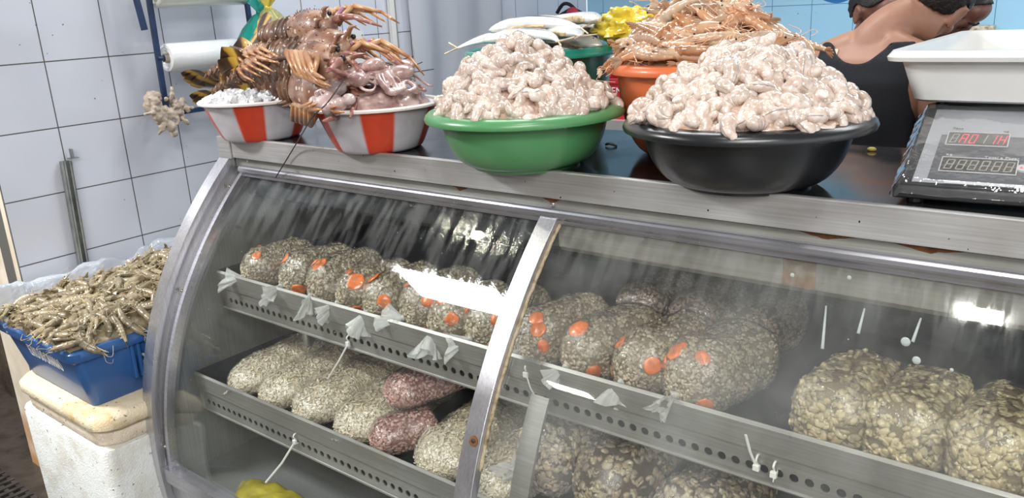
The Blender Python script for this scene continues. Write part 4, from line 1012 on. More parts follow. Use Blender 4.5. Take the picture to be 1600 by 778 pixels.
def lobster(bend, seed, legs_up=.0):
    """tail at -x, head at +x, body length .27; bend curls the abdomen down"""
    r_ = random.Random(seed); root = empty('spiny_lobster')
    ab = MB(); k = 49; pts = []; rad = []; p = V((0, 0, 0)); ang = 0
    for i in range(k):
        t = i / (k - 1); pts.append(p.copy()); ang = bend * t
        p = p + V((-math.cos(ang), 0, -math.sin(ang))) * (.135 / (k - 1))
        s = (t * 6) % 1; b = lerp(.031, .020, t) * (1.10 - .20 * s + .03 * math.sin(t * 90))
        rad.append((b * .80, b * 1.05))
    ab.tube(pts, rad, 20, up=(0, 0, 1))
    for i in range(6):
        q = pts[int((i + .8) * 8)]; rr = lerp(.030, .021, i / 6)
        for s in (-1, 1): ab.tube([q + V((0, s * rr * .95, -rr * .2)), q + V((-.008, s * rr * 1.15, -rr * .75))], [.006, .001], 6)
    ab.build('abdomen', M_abd, root, smooth=60)
    d = (pts[-1] - pts[-4]).normalized(); u = V((0, 1, 0)); w = u.cross(d)
    fan = MB()
    for q in (-2, -1, 0, 1, 2):
        dd = (d + u * q * .42).normalized(); side = dd.cross(w).normalized(); rows = []
        for i in range(9):
            t = i / 8; wd = .025 * (math.sin(PI * min(.8, t * .62 + .18)) ** .8); cpt = pts[-1] + dd * (.078 * t) + w * (.003 * abs(q)) + w * (.004 * math.sin(t * 5 + q))
            rows.append([cpt + side * wd * math.cos(z) + w * (.0022 * math.sin(z)) for z in [2 * PI * jj / 10 for jj in range(10)]])
        fan.grid(rows, True, True, True)
    fan.build('tail_fan', M_fan, root, smooth=60)
    ca = MB(); cp_ = []; cr = []
    for i in range(21):
        t = i / 20; cp_.append(V((-.004 + .118 * t, 0, .004 * math.sin(t * 3)))); b = interp(t, [(0, .026), (.1, .033), (.35, .037), (.7, .034), (.9, .026), (1, .012)]); cr.append((b * .92, b))
    ca.tube(cp_, cr, 22, up=(0, 0, 1))
    for i in range(70):
        t = r_.uniform(.1, .95); a = r_.uniform(-1.5, 1.5); b = interp(t, [(0, .026), (.1, .033), (.35, .037), (.7, .034), (.9, .026), (1, .012)])
        q = V((-.004 + .118 * t, b * math.sin(a), b * .92 * math.cos(a))); nn = V((.5, math.sin(a), math.cos(a))).normalized(); ln = r_.uniform(.004, .009)
        ca.tube([q - nn * .002, q + nn * ln], [.0028, .0004], 5)
    for s in (-1, 1):
        ca.tube([V((.100, s * .012, .022)), V((.122, s * .015, .040)), V((.140, s * .015, .044))], [.006, .004, .0006], 7)
    ca.build('carapace', M_car, root, smooth=60)
    for s in (-1, 1): MB().ball((.112, s * .019, .020), .0046, 10, 7).build('eye', M_eye, root, smooth=180)
    for s in (-1, 1):
        for q in range(5):
            b = V((.024 + .018 * q, s * .022, -.018)); sp = (q - 1.6) * .022
            f = b + V((.018 + sp * .30, s * (.028 + .002 * q), .012)); g = f + V((.042 + sp * .25, s * .004, -.026 + r_.uniform(-.006, .006))); h = g + V((.032, s * -.008, -.022 + r_.uniform(-.008, .008)))
            if legs_up: f = b + V((.004, s * .026, -.004)); g = f + V((.050 + .004 * q, -s * .024, -.020 - .002 * q)); h = g + V((.046, -s * .006 + r_.uniform(-.006, .006), -.002))
            mb = MB(); mb.m = 1 if q % 2 else 0; mb.tube([b, lerp(b, f, .5) + V((0, 0, .004)), f], [.0050, .0054, .0046], 8); mb.m = 0; mb.tube([f, lerp(f, g, .5), g], [.0046, .0042, .0034], 8); mb.tube([g, lerp(g, h, .6), h], [.0034, .0026, .0008], 8)
            mb.build('leg', [M_lego, M_legp], root, smooth=180)
        a0 = V((.106, s * .016, .002)); a1 = a0 + V((.022, s * .006, .004)); a2 = a1 + V((.028, s * .006, -.010)); a3 = a2 + V((.040, s * .006, -.038))
        mb = MB(); mb.tube([a0, lerp(a0, a1, .5), a1], [.0075, .0075, .006], 10); mb.tube([a1, lerp(a1, a2, .5), a2], [.006, .0062, .005], 10); mb.m = 0; mb.tube([a2, lerp(a2, a3, .6), a3], [.0048, .0036, .0016], 8)
        mb.build('antenna', [M_ant, M_whip], root, smooth=180)
    return root
def place_lob(root, tail, head, up, label, L=.311):
    t = V(tail); h = V(head); ex = (h - t); s = ex.length / L; ex.normalize(); up = V(up); up = (up - ex * up.dot(ex)).normalized(); ey = up.cross(ex)
    M = Matrix((ex, ey, up)).transposed().to_4x4(); c = t + ex * (.197 * s)
    root.matrix_world = Matrix.Translation(c) @ M @ Matrix.Scale(s, 4)
    tag(root, label, 'lobster', 'spiny lobsters in the striped basin')
    bpy.context.view_layer.update()
    return root
A = lobster(.18, 1); B = lobster(.25, 2); Cc = lobster(.5, 3, .01)
tocam = V((.83, -.55, .1))
place_lob(A, at(384, 50, Y=.13), at(520, 44, Y=.11), (.2, -.75, .65), 'topmost spiny lobster with a yellow barred tail fan raised at left')
place_lob(B, at(396, 64, Y=.10), at(548, 82, Y=.07), (.1, -.45, 1), 'spiny lobster second from the top with purple legs over the side')
place_lob(copy_tree(B), at(400, 70, Y=.06), at(532, 100, Y=.03), (.1, -.9, .7), 'spiny lobster with its brown ridged tail just under the second one')
place_lob(Cc, at(408, 104, Y=.13), at(528, 120, Y=-.01), (-.6, .75, .25), 'spiny lobster lying belly outward showing folded pale legs')
place_lob(copy_tree(Cc), at(412, 122, Y=.15), at(520, 146, Y=-.02), (-.5, .7, -.1), 'lowest spiny lobster with a leg hanging over the basin rim')
place_lob(copy_tree(A), at(311, 118, Y=.06), at(430, 84, Y=.10), (-.2, .4, 1), 'spiny lobster pointing its narrow tail left above the ice')
place_lob(copy_tree(B), at(322, 146, Y=.03), at(425, 96, Y=.06), (-.2, .3, 1), 'spiny lobster with a striped tail fan resting on the left rim')
place_lob(copy_tree(B), at(380, 105, Y=.16), at(478, 100, Y=.17), (0, 0, 1), 'spiny lobster buried in the middle of the heap')
place_lob(copy_tree(A), at(405, 132, Y=.14), at(500, 130, Y=.14), (0, 0, 1), 'spiny lobster at the bottom rear of the heap')
def whip(parent, pts, r=.0013):
    o = MB().tube(catmull(pts, 8), r, 6).build('antenna_whip', M_whip, smooth=180); o.parent = parent; bpy.context.view_layer.update(); o.matrix_parent_inverse = parent.matrix_world.inverted()
whip(B, [at(560, 100, Y=.05), at(592, 97, Y=.1), at(610, 100, Y=.12), at(632, 112, Y=.14)]); whip(B, [at(585, 101, Y=.1), at(612, 97, Y=.14), at(646, 88, Y=.18)])
whip(A, [at(600, 110, Y=.1), at(640, 104, Y=.2), at(660, 97, Y=.24)]); whip(A, [at(600, 112, Y=.1), at(640, 113, Y=.16), at(678, 108, Y=.2)])
whip(Cc, [at(540, 120, Y=-.04), at(512, 160, Y=-.13), at(488, 184, Y=-.125), at(462, 226, Y=-.02), at(431, 277, Y=-.012)], .0017)
# crushed ice
M_ice = plain('ice', (.88, .90, .92), .10, trans=.25, coat=.5, bump=.4, bscale=90)
mb = MB(); r_ = random.Random(3)
for i in range(330):
    a = r_.uniform(0, 2 * PI); rr = .148 * math.sqrt(r_.random()); x, y = LB[0] + rr * math.cos(a), LB[1] + rr * math.sin(a); z = ZC + .112 + .036 * (1 - (rr / .15) ** 2) * r_.random() + .006 * r_.random()
    s = r_.uniform(.008, .015); R = Euler((r_.uniform(0, 6), r_.uniform(0, 6), r_.uniform(0, 6))).to_matrix(); vs = []
    for dx in (-1, 1):
        for dy in (-1, 1):
            for dz in (-1, 1): vs.append(V((x, y, z)) + R @ V((dx * s * r_.uniform(.5, 1), dy * s * r_.uniform(.5, 1), dz * s * r_.uniform(.4, .8))))
    mb.add(vs, [(0, 1, 3, 2), (4, 6, 7, 5), (0, 4, 5, 1), (2, 3, 7, 6), (0, 2, 6, 4), (1, 5, 7, 3)])
o = mb.build('crushed_ice', M_ice, smooth=0); tag(o, 'crushed ice under the lobsters at the front of the striped basin', 'ice', kind='stuff')

# ---------------------------------------------------------------- octopus
M_oct = flesh('octopus_skin', (.33, .19, .175), (.55, .385, .355), (.68, .52, .48), .2, .25, 34)
M_octp = flesh('octopus_skin_pale', (.58, .42, .40), (.70, .55, .53), (.76, .64, .62), .25, .18, 22)
r_ = random.Random(21)
def oh(x, y): return .078 * (1 - min(1, math.hypot(x, y) / .175) ** 2.2) + ZC + .118
def octopus(label, c, md, ml, mr, arms, mat, seed, wander=.9):
    """c = head position in the bowl (x, y offsets), md = direction of the mantle"""
    r_ = random.Random(seed); mb = MB(); cx, cy = c
    up0 = V((OB[0] + cx, OB[1] + cy, oh(cx, cy))); md = V(md).normalized()
    R = md.to_track_quat('X', 'Z').to_matrix()
    mb.ball(up0 + md * ml * .55 + V((0, 0, mr * .25)), (ml * .62, mr, mr * .72), 20, 14, R); mb.ball(up0 + V((0, 0, .004)), (.022, .02, .016), 14, 10)
    for s in (-1, 1): mb.ball(up0 + R @ V((0, s * .016, .012)), .008, 10, 7)
    for a in range(arms):
        ang = math.atan2(-md.y, -md.x) + (a - (arms - 1) / 2) * (2.5 / arms) + r_.uniform(-.2, .2); x, y = cx, cy; pts = [up0]; rr = []
        n = 26; ph = r_.uniform(0, 6); kk = r_.uniform(.22, .42) * wander
        for i in range(n):
            ang += kk * math.sin(ph + i * .45) + r_.uniform(-.06, .06)
            d = math.hypot(x, y)
            if d > .125: ang = math.atan2(-y, -x) * .25 + ang * .75 if r_.random() < .6 else ang + .5
            x += .0098 * math.cos(ang); y += .0098 * math.sin(ang)
            d = math.hypot(x, y)
            if d > .148: x *= .148 / d; y *= .148 / d
            pts.append(V((OB[0] + x, OB[1] + y, oh(x, y) + .006 * math.sin(i * .6 + ph) + .009)))
        rad = [lerp(.0115, .0028, (i / n) ** .7) for i in range(n + 1)]
        mb.tube(pts, rad, 10)
        for i in range(3, n - 2):
            t = (pts[i + 1] - pts[i]).normalized(); sd = t.cross(UP)
            for s in (.5, ): mb.ball(pts[i] + sd * rad[i] * .9 + UP * rad[i] * .35, rad[i] * .42, 7, 5)
    root = remesh(mb, 'octopus', .0030, mat, None, 3, .4)
    tag(root, label, 'octopus', 'octopus in the striped basin'); return root
mb = MB(); 
mb.ball((OB[0], OB[1], ZC + .098), (.146, .146, .064), 40, 16); mb.v = [tuple(V(p) + V((0, 0, .007 * nzf(p, 25, 2)))) for p in mb.v]
for k in range(8):
    a = k * .785; pts = [V((OB[0] + (.10 + .02 * math.sin(i)) * math.cos(a + i * .16), OB[1] + (.10 + .02 * math.sin(i)) * math.sin(a + i * .16), ZC + .13 + .012 * math.sin(i + k))) for i in range(12)]; mb.tube(pts, [lerp(.013, .004, i / 11) for i in range(12)], 8)
o = remesh(mb, 'octopus', .004, M_oct, None, 3, .4); tag(o, 'broad octopus body lying under the other octopus', 'octopus', 'octopus in the striped basin')
octopus('octopus with a round pale mantle bulging at the left rim', (-.085, -.075), (-.75, -.45, .15), .062, .030, 6, M_oct, 1)
octopus('octopus on top of the heap with a smooth grey mantle', (.0, -.02), (.8, -.25, .2), .075, .028, 7, M_oct, 2)
octopus('octopus at the right side of the heap with dark curled arms', (.075, -.015), (.5, .6, .1), .055, .026, 7, M_oct, 3, 1.2)
octopus('octopus at the back of the heap with a long flat mantle', (-.03, .06), (.9, .2, .1), .085, .03, 7, M_oct, 4)
octopus('octopus at the front rim with one thick pale arm', (.03, -.085), (.7, -.35, .05), .055, .026, 6, M_oct, 5)
mb = MB(); 
for px, py, yy, r in ((492, 158, -.07, .017), (505, 160, -.08, .022), (520, 165, -.085, .021), (512, 172, -.09, .016), (532, 162, -.08, .020), (488, 166, -.08, .012), (526, 176, -.09, .011), (545, 155, -.075, .018), (520, 150, -.06, .022)):
    mb.ball(at(px, py, Y=yy), (r, r, r * .85), 14, 9)
o = remesh(mb, 'octopus', .0030, M_octp, None, 22, .5); tag(o, 'pale pink octopus mantle drooping over the left rim of the striped basin', 'octopus')
mb = MB().ball(at(527, 138, Y=-.05), (.024, .024, .019), 20, 12); o = mb.build('octopus', flesh('grey_mantle', (.36, .29, .28), (.44, .36, .35), (.50, .42, .41), .2, .08, 30), smooth=180); tag(o, 'shiny round grey octopus head at the left of the octopus heap', 'octopus')

# ---------------------------------------------------------------- fish
def fish_mat():
    m, nt, out = newmat('fish_skin'); n = N(nt); tc = n('ShaderNodeTexCoord'); s = n('ShaderNodeSeparateXYZ', {'Vector': tc.outputs['Object']})
    t = n('ShaderNodeTexNoise', {'Vector': tc.outputs['Object'], 'Scale': 25.0, 'Detail': 3.0}); a = n('ShaderNodeMath', {0: t.outputs['Fac'], 1: .010, 2: s.outputs['Z']}, operation='MULTIPLY_ADD')
    f = n('ShaderNodeMapRange', {'Value': a.outputs[0], 'From Min': -.025, 'From Max': .035})
    col = ramp(n, f.outputs[0], [(0, (.78, .76, .72)), (.60, (.86, .87, .87)), (.74, (.42, .46, .50)), (.84, (.09, .12, .17)), (1, (.04, .06, .10))])
    b = n('ShaderNodeBsdfPrincipled', {'Base Color': col, 'Roughness': .25, 'Metallic': .25, 'Coat Weight': .6, 'Coat Roughness': .1}); n.link(b.outputs[0], out.inputs[0]); return m
M_fish = fish_mat(); M_fin = plain('fish_fin', (.52, .42, .28), .45, var=.3, vscale=60); M_slit = plain('fish_cut_edge', (.55, .42, .27), .5, var=.35, vscale=50)
def fish(L, bend, seed):
    root = empty('silver_fish'); k = 31; pts, rad = [], []; p = V((-L / 2, 0, 0)); 
    for i in range(k):
        t = i / (k - 1); pts.append(p.copy()); ang = bend * (t - .5); p = p + V((math.cos(ang), 0, -math.sin(ang))) * (L / (k - 1))
        b = L * .088 * interp(t, [(0, .16), (.06, .24), (.3, .72), (.6, 1), (.8, .98), (.9, .76), (.97, .38), (1, .08)]); rad.append((b, b * .62))
    c = sum(pts, V((0, 0, 0))) / k; pts = [q - c for q in pts]
    MB().tube(pts, rad, 18, up=(0, 0, 1)).build('body', M_fish, root, smooth=180)
    tf = MB(); 
    for s in (-1, 1):
        rows = []
        for i in range(7):
            t = i / 6; q = pts[0] + V((-L * .11 * t, 0, s * L * .095 * t)); rows.append([q + V((L * .012 * (1 - t), .0012, s * -L * .02 * (1 - t * .4))), q + V((0, .0015, s * L * .006)), q + V((0, -.0015, s * L * .006)), q + V((L * .012 * (1 - t), -.0012, s * -L * .02 * (1 - t * .4)))])
        tf.grid(rows, True, True, True)
    tf.build('tail_fin', M_fin, root, smooth=30)
    df = MB(); rows = []
    for i in range(14):
        t = .30 + .42 * i / 13; q = pts[int(t * (k - 1))]; rb = rad[int(t * (k - 1))][0]; h = L * .035 * math.sin(PI * (i + .8) / 14.6)
        rows.append([q + V((0, .0012, rb * .95)), q + V((-L * .02, 0, rb + h)), q + V((0, -.0012, rb * .95))])
    df.grid(rows, True, True, True).build('dorsal_fin', M_fin, root, smooth=30)
    sl_ = MB(); rows = []
    for i in range(16):
        t = .40 + .42 * i / 15; q = pts[int(t * (k - 1))]; rb = rad[int(t * (k - 1))][0]; w = .0055 * math.sin(PI * (i + .5) / 16)
        rows.append([q + V((0, w + rb * .16, -rb * .93)), q + V((0, w * .5 + rb * .12, -rb * 1.06 - .004 * abs(math.sin(i * 1.7)))), q + V((0, -w * .5 - rb * .12, -rb * 1.06 - .004 * abs(math.sin(i * 1.3)))), q + V((0, -w - rb * .16, -rb * .93))])
    sl_.grid(rows, True, True, True).build('belly_cut', M_slit, root, smooth=60)
    e = pts[int(.93 * (k - 1))]; rb = rad[int(.93 * (k - 1))]
    for s in (-1, 1): MB().ball(e + V((0, s * rb[1] * .86, rb[0] * .25)), (L * .013, L * .006, L * .013), 12, 8).build('eye', M_eye, root, smooth=180)
    return root
F1 = fish(.285, 1.35, 1); F2 = fish(.285, .9, 2)
spots = [((.00, -.09, .262), -.10, .95, 'silver fish lying nearest the front rim of the dark green tub', 0), ((-.02, -.02, .288), .12, 1.05, 'broad white-bellied silver fish on top of the tub, bent over the others', 1), ((.05, .04, .298), -.35, -1.0, 'silver fish with a blue back crossing the top of the tub', 0), ((-.05, .08, .290), .25, .9, 'silver fish at the back of the tub', 1), ((-.10, -.04, .255), .45, 1.2, 'silver fish sloping down to the left rim of the tub', 0), ((.09, -.05, .266), -.55, -1.1, 'silver fish sloping down to the right rim of the tub', 1), ((.02, .12, .268), -.1, 1.0, 'silver fish mostly hidden at the far rim of the tub', 0), ((.0, .02, .240), .3, 1.0, 'silver fish under the top ones in the middle of the tub', 1)]
for i, ((dx, dy, dz), yaw, roll, lab, k) in enumerate(spots):
    roll = -1.25 + .25 * math.sin(i * 2.1); fl = i in (0, 1, 3, 5)
    if fl: roll = -roll
    o = (F1, F2)[i] if i < 2 else copy_tree((F1, F2)[k])
    o.location = (TB[0] + dx + .025, TB[1] + dy, ZC + dz); o.rotation_euler = (roll, 0, yaw + (PI if fl else 0)); tag(o, lab, 'fish', 'silver fish in the dark green tub')
mb = MB().lathe([(0, .235), (.09, .23), (.15, .215), (.178, .19), (.178, .15), (0, .15)], 40); o = mb.build('fish_pile', M_fish, smooth=180); o.location = TB; tag(o, 'silver fish packed below the top layer in the dark green tub', 'fish', kind='stuff')
# ================================================================ SCALE, TRAY, CRATES, WALL THINGS
def cpa(mb, name, mat, parent, **k):
    o = mb.build(name, mat, None, **k); o.parent = parent; bpy.context.view_layer.update(); o.matrix_parent_inverse = parent.matrix_world.inverted(); return o
SY = math.radians(5)
sc = empty('weighing_scale', (1.903, .030, ZC), (0, 0, SY)); tag(sc, 'black electronic price scale wrapped in clear film at the right end of the worktop', 'scale'); bpy.context.view_layer.update()
SM = sc.matrix_world.copy()
M_sblk = plain('scale_black', (.014, .014, .016), .35, coat=.3); M_ssil = plain('scale_silver', (.58, .59, .61), .4, .1); M_spanel = plain('scale_panel', (.15, .15, .16), .3, coat=.3)
M_disp = plain('display_window', (.10, .09, .07), .12); M_lab = plain('label_white', (.85, .85, .84), .4); M_lit = None
def emis(name, col, st):
    m, nt, out = newmat(name); n = N(nt); e = n('ShaderNodeEmission', {'Color': c4(col), 'Strength': st}); n.link(e.outputs[0], out.inputs[0]); return m
M_red = emis('red_digit', (1, .10, .12), 1.6); M_dim = plain('dim_digit', (.55, .53, .46), .4)
def sbuild(mb, name, mat, **k):
    mb.xf(SM); return cpa(mb, name, mat, sc, **k)
W_, D_ = .37, .26
base = MB(); base.prism_x([(0, .012), (0, .030), (.006, .034), (D_ + .24, .034), (D_ + .24, .012)], 0, W_)
for x in (.03, W_ - .03):
    for y in (.03, D_ + .2): base.tube([(x, y, 0), (x, y, .013)], .013, 12)
sbuild(base, 'base', M_sblk, smooth=30, bevel=.003)
pn = V((0, -.115, 1)).normalized()
PA, PB = V((.022, .004, .034)), V((.022, .245, .120))
ey = (PB - PA).normalized(); ex = V((1, 0, 0)); en = ex.cross(ey)
hous = MB(); rows = []
hous.prism_x([(.004, .032), (.002, .036), (.245, .122), (.262, .122), (.262, .032)], .010, W_ - .010)
sbuild(hous, 'console', M_sblk, smooth=30, bevel=.004)
PM = SM @ frame(PA, ex, ey)                         # panel frame: x right, y up the slope, z out
PI_ = PM.inverted()
PLEN = (PB - PA).length
def pp(px, py, h=0):                                # photo point -> panel coordinates
    q = hit(px, py, PM @ V((0, 0, h)), PM.to_3x3() @ V((0, 0, 1))); return PI_ @ q
def flat(name, x0, x1, y0, y1, h, mat, parent=None, th=.0008, bev=0):
    mb = MB().box(x0, x1, y0, y1, h, h + th).xf(PM); return cpa(mb, name, mat, parent or sc, smooth=0, bevel=bev)
def ring(name, x0, x1, y0, y1, w, h, mat, parent):
    mb = MB(); mb.box(x0 - w, x1 + w, y1, y1 + w, h, h + .0012); mb.box(x0 - w, x1 + w, y0 - w, y0, h, h + .0012); mb.box(x0 - w, x0, y0, y1, h, h + .0012); mb.box(x1, x1 + w, y0, y1, h, h + .0012); mb.xf(PM); return cpa(mb, name, mat, parent, smooth=0)
face = flat('panel_face', .004, W_ - .050, .004, PLEN - .004, .0035, M_ssil)
q0, q1 = pp(1452, 272), pp(1470, 213)
flat('panel_border', q0.x, W_ - .06, .012, PLEN * .62, .0046, M_spanel, face)
def window(px0, py0, px1, py1, name):
    a, b = pp(px0, py0, .006), pp(px1, py1, .006); x0, x1 = a.x, b.x; y0, y1 = b.y, a.y
    w = flat(name, x0, x1, y0, y1, .0062, M_disp, face); ring('window_border', x0, x1, y0, y1, .0016, .0064, M_lab, w); return w, x0, x1, y0, y1
SEG = {'a': (0, 1, 1, 0), 'b': (1, .5, 0, 1), 'c': (1, 0, 0, 1), 'd': (0, 0, 1, 0), 'e': (0, 0, 0, 1), 'f': (0, .5, 0, 1), 'g': (0, .5, 1, 0)}
def digit(x, y, w, h, segs, mat, parent, hz=.0072):
    mb = MB(); t = w * .16
    for s in segs:
        if s in 'adg': yy = {'a': y + h - t, 'd': y, 'g': y + h / 2 - t / 2}[s]; mb.box(x + t * .6, x + w - t * .6, yy, yy + t, hz, hz + .0006)
        else:
            xx = x if s in 'ef' else x + w - t; y0 = y + (h / 2 if s in 'bf' else 0); mb.box(xx, xx + t, y0 + t * .5, y0 + h / 2 - t * .3, hz, hz + .0006)
    mb.v = [(vx + (vy - y) * .14, vy, vz) for vx, vy, vz in mb.v]
    mb.xf(PM); return cpa(mb, 'display_digit', mat, parent, smooth=0)
w1, x0, x1, y0, y1 = window(1484, 207, 1573, 230, 'weight_display')
dw = (x1 - x0) / 6.3
for i, (s, m) in enumerate((('abcdefg', M_dim), ('abcefg', M_red), ('abcdef', M_red), ('bc', M_dim), ('bc', M_red), ('bcefg', M_red))):
    digit(x0 + dw * (i + .25), y0 + (y1 - y0) * .14, dw * .68, (y1 - y0) * .70, s, m, w1)
w2, x0, x1, y0, y1 = window(1474, 246, 1586, 274, 'total_display'); dw = (x1 - x0) / 6.3
for i in range(6): digit(x0 + dw * (i + .25), y0 + (y1 - y0) * .14, dw * .68, (y1 - y0) * .70, 'abcdefg', M_dim, w2)
def ptext(s, px, py, size, mat, ax='LEFT'):
    q = pp(px, py, .0052); o = text('panel_lettering', s, size, mat, None, PM @ Matrix.Translation(V((q.x, q.y, .0062))), .0003, ax); o.parent = face; bpy.context.view_layer.update(); o.matrix_parent_inverse = face.matrix_world.inverted(); return o
ptext('Peso', 1489, 201, .0085, M_spanel); ptext('kg', 1568, 206, .0085, M_spanel)
ptext('R$', 1478, 242.5, .0085, M_lab); ptext('Total a Pagar', 1538, 246.5, .0092, M_lab)
q = pp(1475, 284, .006); q2 = pp(1599, 291, .006); flat('capacity_strip', q.x, q2.x + .05, q.y - .004, q.y + .004, .0062, M_lab, face, bev=.002)
q = pp(1600, 264, .006); mb = MB().tube([(q.x, q.y, .005), (q.x, q.y, .0085)], .010, 20).xf(PM); o = cpa(mb, 'round_button', M_lab, face, smooth=40)
mb = MB().add([(q.x - .006, q.y - .003, .009), (q.x - .001, q.y - .003, .009), (q.x - .0035, q.y + .003, .009), (q.x - .006, q.y - .003, .0085), (q.x - .001, q.y - .003, .0085), (q.x - .0035, q.y + .003, .0085)], [(0, 1, 2), (3, 5, 4), (0, 3, 4, 1), (1, 4, 5, 2), (2, 5, 3, 0)]).xf(PM); cpa(mb, 'button_mark', M_red, o, smooth=0)
# weighing pan
mb = MB().box(.012, W_ - .012, D_ + .004, D_ + .235, .034, .110); sbuild(mb, 'pan_support', M_sblk, smooth=0, bevel=.004)
mb = MB().box(.004, W_ - .004, D_ - .002, D_ + .245, .1340, .1380); mb.box(.02, W_ - .02, D_ + .004, D_ + .235, .110, .1345); sbuild(mb, 'weighing_pan', M_sblk, smooth=0, bevel=.0015)
# cling film over the console
M_cling = film_mat('cling_film', (.95, .96, .98), .025, .06, 16, .30, 2.2)
mb = MB(); rows = []
prof = [(-.006, .020), (-.005, .034), (0, .046), (.06, .068), (.12, .090), (.18, .112), (.235, .131), (.258, .1305), (.268, .118)]
for i in range(61):
    t = i / 60 * (len(prof) - 1); k = min(len(prof) - 2, int(t)); f = t - k; y = lerp(prof[k][0], prof[k + 1][0], f); z = lerp(prof[k][1], prof[k + 1][1], f); row = []
    for j in range(101):
        u = j / 100; x = lerp(-.004, W_ + .004, u); e = min(u, 1 - u) * (W_ + .008); dz = -max(0, .016 - e) * 1.6
        wr = .0012 * nzf((x, y, 0), 30, 2, 2) + (.009 * abs(noise.noise(V((x * 40, y * 80, 4)))) * (1 - e / .055) if e < .055 else 0)
        row.append((x, y, max(.016, z + dz + wr)))
    rows.append(row)
mb.grid(rows); o = sbuild(mb, 'cling_wrap', M_cling, smooth=180); s_ = o.modifiers.new('th', 'SOLIDIFY'); s_.thickness = .0006

# white bin on the pan
M_bin = plain('white_bin_plastic', (.72, .72, .70), .32, var=.03, vscale=10, coat=.2)
def rrect(x0, x1, y0, y1, r, z, n=6):
    out = []
    for cx, cy, a0 in ((x1 - r, y1 - r, 0), (x0 + r, y1 - r, PI / 2), (x0 + r, y0 + r, PI), (x1 - r, y0 + r, 1.5 * PI)):
        for i in range(n + 1): a = a0 + PI / 2 * i / n; out.append((cx + r * math.cos(a), cy + r * math.sin(a), z))
    return out
def tub(rings, mat, name, parent=None, **k):
    mb = MB().grid([rrect(*r) for r in rings], True, True, True); return mb.build(name, mat, parent, **k)
tz = ZC + .1385
bx0, bx1, by0, by1 = 1.864, 2.31, .243, .80
bn = tub([(bx0 + .012, bx1 - .012, by0 + .012, by1 - .012, .022, tz), (bx0 + .004, bx1 - .004, by0 + .004, by1 - .004, .026, tz + .004), (bx0 - .016, bx1 + .016, by0 - .02, by1 + .016, .03, tz + .072), (bx0 - .036, bx1 + .036, by0 - .042, by1 + .036, .036, tz + .074), (bx0 - .038, bx1 + .038, by0 - .045, by1 + .038, .038, tz + .081), (bx0 - .030, bx1 + .030, by0 - .036, by1 + .03, .034, tz + .092), (bx0 - .012, bx1 + .012, by0 - .016, by1 + .012, .03, tz + .092), (bx0 - .008, bx1 + .008, by0 - .010, by1 + .008, .03, tz + .084), (bx0 + .010, bx1 - .010, by0 + .010, by1 - .010, .026, tz + .008)], M_bin, 'white_bin', smooth=40)
tag(bn, 'white rectangular plastic bin standing on the scale', 'bin')
# scraps on the worktop
M_scrap = plain('scrap', (.50, .38, .08), .5)
o = MB().ball((0, 0, .004), (.010, .006, .005), 10, 6).build('food_scrap', M_scrap, smooth=180); o.location = at(1362, 236, Z=ZC) ; tag(o, 'small yellow scrap on the worktop beside the black basin', 'scrap')
mb = MB(); rows = []
for i in range(9):
    t = i / 8; rr = .008 * math.sin(PI * min(.95, .1 + t)); rows.append([(-.016 + .032 * t, rr * math.cos(a), .004 + .003 * math.sin(a) + .003 * math.sin(4 * t)) for a in [2 * PI * j / 8 for j in range(8)]])
o = mb.grid(rows, True, True, True).build('food_scrap', plain('dark_scrap', (.02, .018, .015), .5), smooth=180); o.location = at(955, 229, Z=ZC); tag(o, 'small dark scrap on the wet worktop between the green and black basins', 'scrap')

# ---------------------------------------------------------------- blue crate on a foam box
M_crate = plain('blue_crate_plastic', (.026, .095, .27), .35, var=.10, vscale=7, coat=.2)
cr = empty('blue_crate', ((CR['x0'] + CR['x1']) / 2, (CR['y0'] + CR['y1']) / 2, CR['zb'])); tag(cr, 'blue plastic fish crate heaped with raw shrimp on a foam box', 'crate'); bpy.context.view_layer.update()
x0, x1, y0, y1, zt_, zb_ = (CR[k] for k in ('x0', 'x1', 'y0', 'y1', 'zt', 'zb'))
I = .052
def cring(i, z, r): return (x0 + i, x1 - i, y0 + i * 1.15, y1 - i, r, z)
mb = MB().grid([rrect(*r) for r in (cring(I, zb_, .02), cring(I - .004, zb_ + .006, .024), cring(.016, zt_ - .034, .030), cring(.022, zt_ - .002, .030), cring(I + .004, zb_ + .008, .022))], True, True, True); body = cpa(mb, 'crate_body', M_crate, cr, smooth=40)
mb = MB().grid([rrect(*r) for r in (cring(.014, zt_ - .030, .032), cring(.002, zt_ - .032, .036), cring(0, zt_ - .026, .038), cring(0, zt_ - .006, .038), cring(.005, zt_, .036), cring(.022, zt_, .03), cring(.022, zt_ - .028, .03))], True); mb.f.append(()) if False else None
cpa(mb, 'rim', M_crate, cr, smooth=40)
rb = MB()
for f in (.28, .31, .62, .65): y = lerp(y0, y1, f); cpa(MB().box(x1 - .034, x1 - .010, y - .005, y + .005, zt_ - .14, zt_ - .032), 'side_rib', M_crate, cr, smooth=0, bevel=.002)
